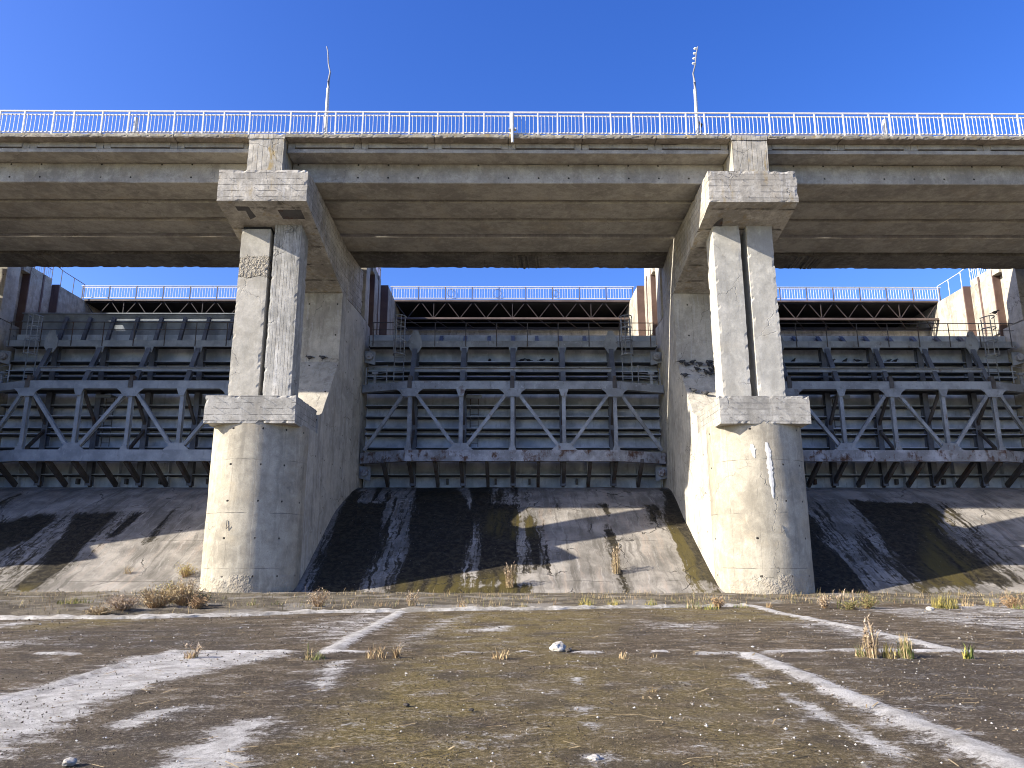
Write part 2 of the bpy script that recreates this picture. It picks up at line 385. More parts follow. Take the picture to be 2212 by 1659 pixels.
    if i in (1, 2):                                                # thin dark plates for openings in the underside of the cap
        def under(u, v):
            d = ray(u, v); t = (15.6 + .2 * 27.9 - EYE) / (d[2] + .2 * d[1]); return Vector((d[0] * t, d[1] * t, EYE + d[2] * t - .006))
        for qd in (((599, 453), (650, 453), (659, 473), (612, 473)), ((508, 446), (536, 446), (553, 468), (541, 474), (531, 455), (514, 455))) if i == 1 else (((1549, 478), (1562, 470), (1560, 488), (1538, 491)),):
            pq = [under(*q) for q in qd]; m = MB(); m.add(pq + [q + Vector((0, 0, .02)) for q in pq], [tuple(range(len(pq))), tuple(range(2 * len(pq) - 1, len(pq) - 1, -1))] + [(a, (a + 1) % len(pq), (a + 1) % len(pq) + len(pq), a + len(pq)) for a in range(len(pq))])
            m.build('dark_patch', 'steel_dark', root)
    # protruding tie wires on pedestal
    w = MB()
    for zz in (6.75, 7.15, 7.5):
        for xx in (-1.4, -.4, .5, 1.4):
            if rng.random() < .85:
                x0 = cx + xx + rng.uniform(-.1, .1); w.tube([(x0, 28.52, zz), (x0 + .03, 28.4, zz - .02), (x0 + .05, 28.36, zz - .06)], .007, 4)
    for zz in (15.85, 16.2, 16.6):
        for xx in (-1.2, -.3, .7, 1.3):
            if rng.random() < .7:
                x0 = cx + xx + rng.uniform(-.2, .2); w.tube([(x0, 27.92, zz), (x0 + .04, 27.82, zz - .03)], .008, 4)
    for (xx, zz) in ((-.55, 2.55),) if i == 1 else ((.25, 2.4),) if i == 2 else ():
        y = 30 - 1.5 * math.sqrt(1 - (xx / SIDE) ** 2)
        w.tube([(cx + xx, y - .02, zz + .22), (cx + xx, y - .05, zz - .12)], .014, 4); w.tube([(cx + xx, y - .05, zz - .1), (cx + xx + .13, y - .06, zz + .02)], .012, 4)
    w.build('tie_wires', 'steel_dark', root)
    return root
for i in range(4): pier(i)

# ------------------------------------------------------------------ road bridge spans
SPL = ['concrete road bridge span over the middle gate between both round nosed piers', 'concrete road bridge span left of the left pier, running out of view', 'concrete road bridge span right of the right pier, running out of view']
GF = [29.2, 30.86, 32.57, 34.35, 36.2]; GB = [30.79, 32.50, 34.10, 36.13, 38.2]; GZ = [17.1, 17.02, 16.94, 16.86, 16.78]
def span(x0, x1, lab, sd):
    root = empty('bridge_span', ((x0 + x1) / 2, 33, 17.05), lab, 'bridge', 'spans of the road bridge')
    for k in range(5):
        old = k == 4
        m = MB().prism([(GF[k] + .03, GZ[k]), (GF[k], GZ[k] + .03), (GF[k], 18.0), (GB[k] - (.55 if k == 2 else .1), 18.0), (GB[k], GZ[k] + .03), (GB[k] - .03, GZ[k])], 'X', x0, x1)
        if k in (1, 2, 4): m.box(x0, x1, GF[k] - .045, GF[k] - .004, GZ[k] - .055, GZ[k] + .03)
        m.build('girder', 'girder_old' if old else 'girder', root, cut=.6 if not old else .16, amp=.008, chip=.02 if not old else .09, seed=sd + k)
    rr = random.Random(sd); fr = MB(); base = x0 + (9.2 if sd == 100 else 4.0); q = [(base - .4, 16.79)]
    for k in range(26): q.append((base + k * .07, 16.77 - rr.random() * .12 * math.sin(math.pi * k / 26) ** .5))
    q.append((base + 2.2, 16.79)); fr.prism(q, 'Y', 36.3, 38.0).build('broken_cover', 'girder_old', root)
    MB().box(x0, x1, 28.31, 33.45, 18.02, 18.19).build('deck_slab', 'girder', root, cut=1.0, amp=.005, chip=.01, seed=sd + 7)
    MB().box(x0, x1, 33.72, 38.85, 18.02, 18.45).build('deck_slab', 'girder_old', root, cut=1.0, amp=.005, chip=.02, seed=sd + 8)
    MB().box(x0, x1, 28.5, 33.32, 18.17, 18.45).build('road_base', 'deck', root)
    MB().box(x0 - .7, x1 + .7, 28.12, 33.15, 18.645, 18.7).build('footway', 'deck', root)
    # overhang units, each 3.1 m
    n = 6; L = (x1 - x0) / n
    for k in range(n):
        a, b = x0 + k * L + .007, x0 + (k + 1) * L - .007
        un = MB().prism([(27.9, 18.47), (27.9, 18.62), (29.4, 18.64), (29.4, 18.47)], 'X', a, b).build('overhang_slab', 'deck', root, cut=.16, amp=.008, chip=.05, seed=sd + 11 + k)
        MB().box(a + .3, b - .3, 28.3, 28.5, 18.255, 18.465).build('fascia', 'girder', un, cut=.3, amp=.008, chip=.03, seed=sd + 21 + k)
        MB().box(a, a + .3, 28.32, 28.5, 18.2, 18.465).build('fascia_end', 'girder', un, cut=.3, amp=.008, chip=.03, seed=sd + 31 + k)
        MB().box(b - .3, b, 28.32, 28.5, 18.2, 18.465).build('fascia_end', 'girder', un, cut=.3, amp=.008, chip=.03, seed=sd + 41 + k)
        MB().box(a, b, 27.885, 27.99, 18.50, 18.655).build('edge_kerb', 'edge', un, cut=.09, amp=.012, chip=.05, seed=sd + 51 + k)
    return root
span(-9.32, 9.32, SPL[0], 100); span(-29.5, -10.88, SPL[1], 200); span(10.88, 29.5, SPL[2], 300)

# ------------------------------------------------------------------ front railing
ZR0, ZR1 = 18.66, 19.76
def u2x(u): return at(u, 239, Y=28.02).x
ups = [5, 165, 352, 483, 665, 835, 960, 1128, 1314, 1447, 1612, 1873, 2037, 2165]
px = [x / 2.572 * .864 for x in ups] + [(800 + x / 2.4578) * .864 for x in (100, 265, 428, 552, 725, 882, 1007, 1170, 1338, 1457, 1617, 1785, 1911, 2085)] + \
     [(1660 + x / 2.4578) * .864 for x in (130, 245, 400, 643, 795, 918, 1095, 1254, 1378, 1551, 1705, 1838, 2010, 2163)]
posts = [u2x(u) for u in sorted(px)]
posts = [p for i, p in enumerate(posts) if i == 0 or p - posts[i - 1] > .35]
d = 1.55
while posts[0] > -29: posts.insert(0, posts[0] - d)
while posts[-1] < 29: posts.append(posts[-1] + d)
rail = empty('bridge_railing', (0, 28.02, 18.64), 'long white painted railing along the near edge of the road bridge', 'railing')
MB().bar((posts[0], 28.02, ZR1), (posts[-1], 28.02, ZR1), .055, .055).build('handrail', 'white', rail)
for k, x in enumerate(posts):
    lean = rng.uniform(-.012, .012)
    MB().bar((x, 28.02, ZR0 - .04), (x + lean, 28.02, ZR1 - .02), .055, .055, (0, 1, 0)).build('post', 'white', rail)
    if k + 1 < len(posts):
        a, b = x + .14, posts[k + 1] - .03
        m = MB(); z0, z1 = ZR0 + .13 + rng.uniform(-.012, .012), ZR1 - .17 + rng.uniform(-.012, .012)
        m.bar((x + .03, 28.03, z0), (b, 28.03, z0), .045, .045); m.bar((x + .03, 28.03, z1), (b, 28.03, z1), .045, .045)
        n = max(3, round((b - a) / .165)); 
        for q in range(n):
            xx = a + (b - a) * q / n + rng.uniform(-.008, .008); m.bar((xx, 27.995, z0 - .02), (xx, 27.995, z1 + .02), .019, .02, (0, 1, 0))
        m.build('baluster_panel', 'white', rail)

# lamps and stub poles
def lamp(u, dx, label, bulbs):
    p = at(u, 285, Y=28.42); x = p.x
    root = empty('street_lamp', (x, 28.42, 18.6), label, 'street lamp', 'street lamps on the bridge')
    MB().tube([(x, 28.42, 18.5), (x, 28.42, 18.72)], .11, 12).build('base_collar', 'lampmetal', root, smooth=True)
    MB().tube([(x, 28.42, 18.7), (x, 28.42, 21.15)], [.085, .068], 12).build('pole', 'lampmetal', root, smooth=True)
    tip = at(706 if dx < 0 else 1507.5, 101, Y=29.5); dx = tip.x - x
    arm = MB().tube([(x, 28.42, 21.1), (x, 28.42, 21.5), (x + dx * .06 - .05 * math.copysign(1, dx), 28.5, 22.0), (x + dx * .3, 28.75, 22.6), (x + dx * .66, 29.15, 23.5), (tip.x, 29.5, tip.z)], [.07, .05, .034, .03, .027, .024], 10)
    a = arm.build('arm', 'armmetal', root, smooth=True)
    if bulbs:
        for k in range(4):
            t = .38 + .18 * k; q = Vector((x + dx * t - .07, 28.75 + (t - .35) * 1.2, 22.65 + (t - .35) * 2.3))
            MB().tube([q + Vector((.06, 0, 0)), q, q + Vector((-.07, 0, -.01)), q + Vector((-.1, 0, -.02))], [.03, .055, .05, .015], 8).build('lamp_bulb', 'bulb', a, smooth=True)
        MB().tube([(x + .1, 28.42, 19.6), (x + .16, 28.4, 19.45), (x + .13, 28.4, 19.1), (x + .1, 28.42, 18.95)], [.03, .07, .05, .02], 6).build('cable_box', 'rubber', root)
lamp(703, -.24, 'pale street lamp without lights, its bare arm bent to the left above the left pier', False)
lamp(1507, .27, 'pale street lamp with four white bulbs along its arm leaning right', True)
for u, l in ((291, 'cut off white lamp pole behind the railing left of the left pier'), (1107, 'cut off white lamp pole at the broken deck joint above the middle gate'), (1913, 'cut off white lamp pole behind the railing right of the right pier')):
    p = at(u, 285, Y=28.3); x = p.x; y = 28.3 if u != 1107 else 27.86
    root = empty('pole_stub', (x, y, 18.6), l, 'pole', 'cut off lamp poles')
    MB().tube([(x, y, 18.25 if u == 1107 else 18.55), (x, y, 19.62)], .085 if u != 1107 else .06, 12).build('stub_tube', 'lampmetal', root, smooth=True)
    MB().box(x - .16, x + .16, y - .03, y + .12, 18.86, 18.93).build('clamp', 'lampmetal', root)

# ------------------------------------------------------------------ gates
def gate(cx, label, worn, flap, seed):
    root = empty('sluice_gate', (cx, 40, 5.05), label, 'gate', 'steel sluice gates')
    cm = 'steel_worn' if worn else 'steel'; lm = 'steel_rust' if worn else 'steel'
    Ys, Yf, Yt = 40.9, 38.3, 39.7
    B = lambda m, n, mt, p=root, **k: m.build(n, mt, p, **k)
    skin = B(MB().box(cx - 8.22, cx + 8.22, Ys, Ys + .08, 5.03, 13.75), 'skin_plate', 'steel_skin')
    P = [cx + k * 2.72 for k in (-2, -1, 0, 1, 2)]
    for z in (5.66, 7.15, 7.88, 8.22, 8.88, 9.49, 11.14, 11.45, 12.0, 12.95):
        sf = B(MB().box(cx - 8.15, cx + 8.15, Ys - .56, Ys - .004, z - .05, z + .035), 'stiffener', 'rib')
        B(MB().box(cx - 8.15, cx + 8.15, Ys - .585, Ys - .562, z + .012, z + .062), 'flange', 'steel_skin', sf)
    for k in range(13):
        x = cx + (k - 6) * 1.36
        if k % 2 == 0 and 0 < k < 12:
            m = MB().hbar((x, Ys - .6, 5.08), (x, Ys - .6, 12.9), .30, .32)
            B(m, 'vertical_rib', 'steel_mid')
        else:
            B(MB().box(x - .02, x + .02, Ys - .34, Ys - .005, 5.06, 6.6), 'web_plate', 'steel_skin')
    # bottom struts from lower chord back to the plate foot
    for k in range(11):
        x = cx + (k - 5) * 1.36
        B(MB().bar((x, Yf + .35, 6.25), (x, Ys - .4, 5.12), .17, .26, (0, 0, 1)), 'bottom_strut', 'steel_dark')
    # chords: straight middle, ends set back
    def chord(name, z0, z1, mt, yb):
        e0, e1 = P[0] - .15, P[4] + .15
        ch = B(MB().box(e0, e1, Yf, Yf + .035, z0, z1).box(e0, e1, Yf + .04, Yf + .55, z0 + .02, z0 + .05).box(e0, e1, Yf + .04, Yf + .55, z1 - .05, z1 - .02), name, mt)
        for s, a in ((-1, e0), (1, e1)):
            b = cx + s * 8.2
            q = [(a, Yf + .002), (b, yb), (b, yb + .4), (a, Yf + .4)]
            B(MB().prism(q, 'Z', z0 + .003, z1 - .003), 'chord_end', mt, ch)
        return ch
    lc = chord('lower_chord', 6.19, 6.78, lm, 39.5); uc = chord('upper_chord', 10.03, 10.46, cm, 39.3)
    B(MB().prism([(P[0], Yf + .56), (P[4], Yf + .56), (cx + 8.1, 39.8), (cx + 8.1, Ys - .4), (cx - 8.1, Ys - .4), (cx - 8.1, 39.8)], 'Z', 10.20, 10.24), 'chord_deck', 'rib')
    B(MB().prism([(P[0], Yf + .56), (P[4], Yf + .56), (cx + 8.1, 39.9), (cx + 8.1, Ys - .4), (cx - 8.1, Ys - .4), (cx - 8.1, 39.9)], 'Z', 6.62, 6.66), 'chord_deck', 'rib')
    tb = B(MB().box(cx - 7.95, cx + 7.95, Yt, Yt + .04, 12.72, 13.08), 'top_beam', 'steel' if not worn else 'steel_worn')
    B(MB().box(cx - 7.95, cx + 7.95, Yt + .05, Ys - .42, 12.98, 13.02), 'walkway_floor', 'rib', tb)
    for s in (-1, 1):
        x = P[2 + 2 * s]
        B(MB().prism([(x - .36, 12.70), (x - .37, 13.06), (x - .13, 13.66), (x + .13, 13.66), (x + .37, 13.06), (x + .36, 12.70), (x + .16, 12.36), (x - .16, 12.36)], 'Y', Yt - .05, Yt - .005), 'lifting_plate', cm, tb)
    for k in (1, 2, 3):
        x = P[k]; B(MB().prism([(x - .25, 12.71), (x + .25, 12.71), (x + .17, 12.38), (x - .17, 12.38)], 'Y', Yt - .03, Yt), 'gusset', 'steel', tb)
    for x in P:
        B(MB().hbar((x, Yf + .22, 6.78), (x, Yf + .22, 10.03), .20, .2, .03, (0, -1, 0)), 'truss_post', cm)
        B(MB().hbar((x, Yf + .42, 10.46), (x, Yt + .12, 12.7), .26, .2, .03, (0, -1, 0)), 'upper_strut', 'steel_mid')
        B(MB().bar((x, Yf + .4, 6.75), (x, Ys - .6, 8.2), .14, .14), 'cross_brace', 'steel_dark')
        B(MB().bar((x, Ys - .6, 8.3), (x, Yf + .45, 10.0), .14, .14), 'cross_brace', 'steel_dark')
    def diag(a, b, yb=Yf):
        (xa, za), (xb, zb) = a, b
        B(MB().hbar((xa, Yf + .14, za), (xb, yb + .14, zb), .17, .17, .03, (0, -1, 0)), 'diagonal', cm)
    L, U = 6.9, 9.88
    diag((P[0] - .25, U), (cx - 7.95, L), 39.2); diag((P[0] + .25, U), (P[1] - .25, L)); diag((P[2] - .25, U), (P[1] + .25, L))
    diag((P[2] + .25, U), (P[3] - .25, L)); diag((P[4] - .25, U), (P[3] + .25, L)); diag((P[4] + .25, U), (cx + 7.95, L), 39.2)
    for k in (0, 2, 4):
        x = P[k]; B(MB().prism([(x - .72, 10.03), (x + .72, 10.03), (x + .5, 9.86), (x + .36, 9.62), (x - .36, 9.62), (x - .5, 9.86)], 'Y', Yf + .005, Yf + .03), 'gusset', cm, uc)
        B(MB().box(x - .11, x + .11, Yf - .06, Yf - .005, 10.08, 10.5).box(x - .09, x + .09, Yf, Yf + .3, 10.47, 10.75), 'hook', 'steel_dark', uc)
        x = P[k]; B(MB().prism([(x - .2, 6.78), (x + .2, 6.78), (x + .12, 7.02), (x - .12, 7.02)], 'Y', Yf + .005, Yf + .03), 'gusset', cm, lc)
    for k in (1, 3):
        x = P[k]; B(MB().prism([(x - .68, 6.78), (x + .68, 6.78), (x + .42, 6.98), (x + .36, 7.14), (x - .36, 7.14), (x - .42, 6.98)], 'Y', Yf + .005, Yf + .03), 'gusset', cm, lc)
        B(MB().prism([(x - .26, 10.03), (x + .26, 10.03), (x + .13, 9.65), (x - .13, 9.65)], 'Y', Yf + .005, Yf + .03), 'gusset', cm, uc)
    B(MB().box(P[0] + .1, P[4] - .1, 38.95, 39.0, 11.12, 11.34).box(P[0] + .1, P[4] - .1, 38.8, 38.94, 11.30, 11.335), 'strut_rail', cm)
    # short struts above the top beam
    for k in range(9):
        x = cx + (k - 4) * 1.36
        zt = 13.62 if not flap else 14.75
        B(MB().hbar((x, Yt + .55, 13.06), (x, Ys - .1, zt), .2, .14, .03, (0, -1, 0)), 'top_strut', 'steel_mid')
    if flap:
        B(MB().box(cx - 8.1, cx + 8.0, 41.0, 41.06, 13.7, 15.05).box(cx - 8.1, cx + 8, 40.9, 40.99, 14.55, 14.6).box(cx - 8.1, cx + 8, 40.85, 40.99, 15.0, 15.06), 'flap_plate', 'steel', )
    # walkway rail
    m = MB(); x = cx - 7.8
    while x < cx + 7.9:
        m.tube([(x, Yt - .02, 12.75), (x, Yt - .02, 14.12)], .028, 5); x += 1.72
    m.tube([(cx - 7.9, Yt - .02, 14.12), (cx + 7.9, Yt - .02, 14.12)], .026, 5); m.tube([(cx - 7.9, Yt - .02, 13.7), (cx + 7.9, Yt - .02, 13.7)], .02, 5)
    B(m, 'walkway_rail', 'steel_dark')
    # caged ladders
    for s in (-1, 1):
        x = cx + s * 6.28; w = .26; y = 39.2
        m = MB()
        for q in (-1, 1): m.tube([(x + q * w, y + .25, 10.45), (x + q * w, y + .3, 14.3)], .03, 5)
        z = 10.6
        while z < 14.1: m.tube([(x - w, y + .27, z), (x + w, y + .27, z)], .018, 5); z += .29
        ld = B(m, 'ladder', cm)
        c = MB()
        for z in (12.15, 12.95, 13.7, 14.35):
            c.tube([(x + .33 * math.cos(a), y + .25 - .55 * math.sin(a), z) for a in [math.pi * k / 8 for k in range(9)]], .03, 5)
        for a in (.5, 1.2, 1.95, 2.64):
            c.tube([(x + .33 * math.cos(a), y + .25 - .55 * math.sin(a), 12.15) , (x + .33 * math.cos(a), y + .25 - .55 * math.sin(a), 14.35)], .02, 4)
        B(c, 'ladder_cage', cm, ld)
        # end platform rail
        m = MB(); xa, xb = cx + s * 8.0, cx + s * 6.75
        for xx in (xa, xb): m.tube([(xx, 39.2 if xx == xa else 38.6, 10.45), (xx, 39.2 if xx == xa else 38.6, 11.4)], .03, 5)
        for zz in (11.38, 10.98, 10.7): m.tube([(xa, 39.2, zz), (xb, 38.6, zz)], .018, 5)
        m.bar((cx + s * 7.5, 39.1, 10.4), (cx + s * 7.5, 39.1, 11.1), .14, .1, (0, 1, 0)); m.box(cx + s * 7.5 - .16, cx + s * 7.5 + .16, 39.0, 39.15, 11.0, 11.12)
        B(m, 'platform_rail', cm)
        for z in (12.15, 5.75):
            x0 = cx + s * 7.95
            br = B(MB().prism([(x0 - .3, z + .36), (x0 + .3, z + .3), (x0 + .3, z - .28), (x0 - s * .3, z - .45), (x0 - .3, z - .3)], 'Y', 39.75, 39.85), 'wheel_bracket', 'steel_worn')
            B(MB().tube([(x0, 39.5, z), (x0, 39.75, z)], .2, 16).tube([(x0, 39.44, z), (x0, 39.5, z)], .1, 12), 'guide_wheel', 'steel_rust', br, smooth=True)
    # inner ladder with a small platform
    x = cx - 2.15; m = MB()
    for q in (-.22, .22): m.tube([(x + q, 40.35, 6.9), (x + q, 40.35, 9.9)], .022, 5)
    z = 7.1
    while z < 9.8: m.tube([(x - .22, 40.35, z), (x + .22, 40.35, z)], .016, 4); z += .32
    B(m, 'inner_ladder', 'steel_dark'); B(MB().box(x - .42, x + .42, 39.6, 40.3, 9.93, 9.97).box(x - .42, x + .42, 39.58, 39.6, 9.8, 9.97), 'inner_platform', 'steel')
    # drain spouts at foot
    m = MB()
    for q in (-3.6, -.95, .9, 3.5): m.box(cx + q - .06, cx + q + .06, Ys - .28, Ys - .01, 5.2, 5.5)
    B(m, 'drain_spout', 'steel_dark')
gate(0, 'worn grey steel sluice gate with rust stained lower beam in the middle bay', True, False, 1)
gate(-20.2, 'clean grey steel sluice gate with a raised top flap in the left bay', False, True, 2)
gate(20.2, 'grey steel sluice gate with pigeons on its ribs in the right bay', True, False, 3)

# ------------------------------------------------------------------ service bridge upstream
NM = {0: 'behind the middle gate', -20.2: 'behind the left gate', 20.2: 'behind the right gate'}
for cx in (0, -20.2, 20.2):
    root = empty('service_bridge', (cx, 46, 16.3), 'dark brown steel service bridge with zigzag truss ' + NM[cx], 'footbridge', 'service bridges between the towers')
    a, b = cx - 7.7, cx + 7.7
    MB().box(a, b, 46.05, 51.5, 17.47, 17.62).build('deck', 'black', root)
    MB().box(a, b, 45.9, 46.04, 17.54, 17.66).build('edge_beam', 'brown_truss', root)
    MB().box(a, b, 45.97, 46.1, 16.36, 16.48).box(a, b, 45.93, 46.13, 16.345, 16.362).build('bottom_chord', 'brown_truss', root)
    MB().box(a, b, 47.0, 47.1, 16.0, 16.15).build('rear_chord', 'black', root)
    n = 9; L = (b - a) / n
    for k in range(n):
        x = a + k * L
        MB().bar((x + .08, 46.02, 17.45), (x + L / 2 - .06, 46.02, 16.5), .045, .06, (0, 1, 0)).build('diagonal', 'brown_dark', root)
        MB().bar((x + L / 2 + .06, 46.02, 16.5), (x + L - .08, 46.02, 17.45), .045, .06, (0, 1, 0)).build('diagonal', 'brown_dark', root)
        MB().bar((x + L / 2, 46.1, 16.4), (x + L, 47.0, 16.07), .05, .05).build('bottom_lacing', 'brown_dark', root)
        if k % 3 == 1: MB().bar((x + L / 2, 46.02, 16.5), (x + L / 2, 46.02, 17.45), .05, .06, (0, 1, 0)).build('truss_vertical', 'brown_dark', root)
    MB().box(cx - 8.0, cx + 8.0, 47.3, 48.0, 12.0, 16.2).build('lintel_wall', 'rear', root, cut=.6, amp=.01)
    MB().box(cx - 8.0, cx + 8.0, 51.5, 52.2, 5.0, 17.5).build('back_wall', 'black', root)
    rl = empty('service_railing', (cx, 45.97, 17.66), 'white barred railing with dark posts on the service bridge ' + NM[cx], 'railing', 'railings of the service bridges')
    MB().tube([(a - .3, 45.97, 18.58), (b + .3, 45.97, 18.58)], .032, 6).build('handrail', 'white', rl)
    np_ = 9; L = (b - a + .4) / np_
    for k in range(np_ + 1):
        x = a - .2 + k * L
        MB().bar((x, 45.97, 17.6), (x, 45.97, 18.56), .05, .05, (0, 1, 0)).build('post', 'brown_truss', rl)
        if k < np_:
            m = MB(); m.bar((x + .04, 45.97, 18.47), (x + L - .04, 45.97, 18.47), .035, .045); m.bar((x + .04, 45.97, 17.78), (x + L - .04, 45.97, 17.78), .035, .045)
            for q in range(9): xx = x + .12 + q * (L - .2) / 9; m.bar((xx, 45.97, 17.76), (xx, 45.97, 18.48), .024, .02, (0, 1, 0))
            m.build('baluster_panel', 'white', rl)
    if cx == 0:
        for xx, rr in ((-4.0, .25), (-1.0, .28), (2.8, .22)):
            MB().tube([(xx + rr * math.cos(t), 45.9, 18.1 + rr * math.sin(t)) for t in [k * 2 * math.pi / 20 for k in range(21)]], .012, 4, False).build('hoop', 'steel_dark', rl)

# ------------------------------------------------------------------ painted attribute helper (stains with their own shapes)
def poly_mask(P, poly, soft):
    """signed distance to polygon, soft edge -> 0..1"""
    poly = np.array(poly); n = len(poly); x, y = P[:, 0], P[:, 1]
    inside = np.zeros(len(P), bool); dmin = np.full(len(P), 1e9)
    for i in range(n):
        ax, ay = poly[i]; bx, by = poly[(i + 1) % n]
        c = ((ay > y) != (by > y)) & (x < (bx - ax) * (y - ay) / (by - ay + 1e-12) + ax); inside ^= c
        ex, ey = bx - ax, by - ay; t = np.clip(((x - ax) * ex + (y - ay) * ey) / (ex * ex + ey * ey + 1e-12), 0, 1)
        dmin = np.minimum(dmin, np.hypot(x - ax - t * ex, y - ay - t * ey))
    return np.clip(.5 + np.where(inside, dmin, -dmin) / (2 * soft), 0, 1)
def line_dist(P, pts):
    pts = np.array(pts); d = np.full(len(P), 1e9)
    for (ax, ay), (bx, by) in zip(pts, pts[1:]):
        ex, ey = bx - ax, by - ay; t = np.clip(((P[:, 0] - ax) * ex + (P[:, 1] - ay) * ey) / (ex * ex + ey * ey + 1e-12), 0, 1)
        d = np.minimum(d, np.hypot(P[:, 0] - ax - t * ex, P[:, 1] - ay - t * ey))
    return d
def grid_mesh(name, xs, ys, zf, mask, mat, loc=None):
    X, Y = np.meshgrid(xs, ys); nx, ny = len(xs), len(ys)
    P = np.stack([X.ravel(), Y.ravel()], 1); Z = zf(P)
    me = bpy.data.meshes.new(name)
    co = np.stack([P[:, 0], P[:, 1], Z], 1)
    idx = np.arange(nx * ny).reshape(ny, nx)
    fs = np.stack([idx[:-1, :-1], idx[:-1, 1:], idx[1:, 1:], idx[1:, :-1]], -1).reshape(-1, 4)
    me.from_pydata(co.tolist(), [], fs.tolist())
    a = me.color_attributes.new('stain', 'FLOAT_COLOR', 'POINT')
    m = mask(P); m = np.concatenate([m, np.ones((len(P), 1))], 1) if m.shape[1] == 3 else m
    a.data.foreach_set('color', m.astype(np.float32).ravel())
    me.shade_smooth(); me.materials.append(mat)
    o = bpy.data.objects.new(name, me); C.objects.link(o)
    return o

# ------------------------------------------------------------------ spillway slopes
def spill_material():
    g = G('spillway_concrete'); o = g.coord(False); a = g.attr('stain').outputs['Color']
    ch = g.nt.nodes.new('ShaderNodeSeparateColor'); g.nt.links.new(a, ch.inputs[0])
    w = g.warp(o, 1.1, .5)
    run = g.noise(g.vmap(w, (3.2, .22, .22)), 1.0, 6, .65); run2 = g.noise(g.vmap(w, (9, .5, .5)), 1.0, 5, .65)
    big = g.noise(w, .8, 5, .6); med = g.noise(w, 5, 6, .7); fine = g.noise(o, 32, 4, .7)
    col = g.mix(g.step(big, .35, .68), (.15, .138, .12), (.31, .285, .25))
    col = g.mix(g.math('MULTIPLY', g.step(run, .5, .72), .5), col, (.37, .29, .23))
    col = g.mix(g.math('MULTIPLY', g.step(run2, .54, .7), .55), col, (.37, .35, .32))
    col = g.mix(g.math('MULTIPLY', g.step(run, .48, .36), .6), col, (.085, .075, .062))
    col = g.mix(g.math('MULTIPLY', g.step(med, .55, .72), .35), col, (.09, .08, .07))
    edge = g.math('ADD', ch.outputs[0], g.math('ADD', g.math('ADD', g.math('MULTIPLY', g.math('SUBTRACT', run2, .5), .8), g.math('MULTIPLY', g.math('SUBTRACT', run, .5), 1.7)), g.math('MULTIPLY', g.math('SUBTRACT', med, .5), .9)))
    wet = g.step(edge, .34, .62)
    wc = g.mix(g.step(med, .4, .65), (.014, .012, .009), (.052, .044, .028))
    wc = g.mix(g.math('MULTIPLY', ch.outputs[1], g.step(run, .38, .6)), wc, (.075, .060, .020))
    col = g.mix(wet, col, wc)
    sp = g.math('MULTIPLY', g.step(g.voro(o, 5.5), .085, .05), g.step(g.noise(o, 1.1, 2), .44, .6))
    col = g.mix(g.math('MULTIPLY', sp, .8), col, (.5, .48, .44))
    so = g.sep(o)
    jl = g.math('MULTIPLY', line_mask(g, so[1], 2.9, .025, g.math('MULTIPLY', g.noise(o, 1.1, 4), .06)), g.step(g.noise(o, .9, 3), .42, .58))
    col = g.mix(g.math('MULTIPLY', jl, .8), col, (.03, .027, .02))
    cr = g.voro(g.warp(o, 1.2, 1.0), .28, 'DISTANCE_TO_EDGE'); cm = g.math('MULTIPLY', g.step(cr, .010, .003), g.step(big, .45, .55))
    col = g.mix(g.math('MULTIPLY', cm, .8), col, (.025, .022, .018))
    h = g.math('SUBTRACT', g.math('ADD', med, g.math('MULTIPLY', fine, .5)), g.math('ADD', jl, cm))
    n = g.bump(h, .6, .04)
    return g.done(col, g.math('SUBTRACT', .85, g.math('MULTIPLY', wet, .3)), n, spec=g.math('SUBTRACT', .3, g.math('MULTIPLY', wet, .1)))
M['spill'] = spill_material()
def zoomed(ox, oy, k): return lambda pts: [on_slope((ox + x / k) * .864, (oy + y / k) * .864) for x, y in pts]
Zm, Zl, Zr = zoomed(860, 760, 2.127), zoomed(0, 760, 2.127), zoomed(1660, 760, 2.127)
wetp = [Zm(p) for p in (
    [(-60, 1180), (40, 985), (75, 985), (80, 1050), (225, 1060), (205, 1260), (90, 1545), (-200, 1545)],
    [(160, 975), (200, 975), (190, 1050), (150, 1050)],
    [(372, 1050), (380, 980), (600, 978), (660, 1050), (690, 1200), (640, 1300), (600, 1560), (230, 1560), (330, 1260)],
    [(660, 978), (800, 975), (790, 1060), (935, 1065), (925, 1240), (935, 1420), (910, 1470), (700, 1500), (705, 1250)],
    [(935, 1130), (1005, 1125), (1060, 1300), (1075, 1400), (1000, 1420), (990, 1280)],
    [(1340, 1060), (1390, 1065), (1400, 1120)], [(1395, 1180), (1445, 1230), (1470, 1330), (1560, 1580), (1490, 1560), (1410, 1330)],
    [(1600, 1070), (1680, 1070), (1680, 1140), (1640, 1175)], [(1700, 985), (1740, 990), (1890, 1200), (2000, 1500), (1850, 1470), (1760, 1270), (1690, 1120)],
    [(1115, 1062), (1150, 1062), (1135, 1105)], [(900, 1490), (1000, 1490), (1000, 1600), (380, 1600), (400, 1530)])]
wetp += [Zl(p) for p in (
    [(-300, 1240), (0, 1160), (150, 1125), (300, 1118), (180, 1240), (0, 1330), (-300, 1500)],
    [(395, 1110), (650, 1105), (540, 1210), (330, 1420), (200, 1530), (20, 1520), (190, 1400), (330, 1230)],
    [(0, 1060), (150, 1000), (60, 1040), (0, 1090)], [(700, 1110), (760, 1110), (620, 1230), (560, 1240)], [(900, 1110), (950, 1080), (820, 1260), (760, 1280)])]
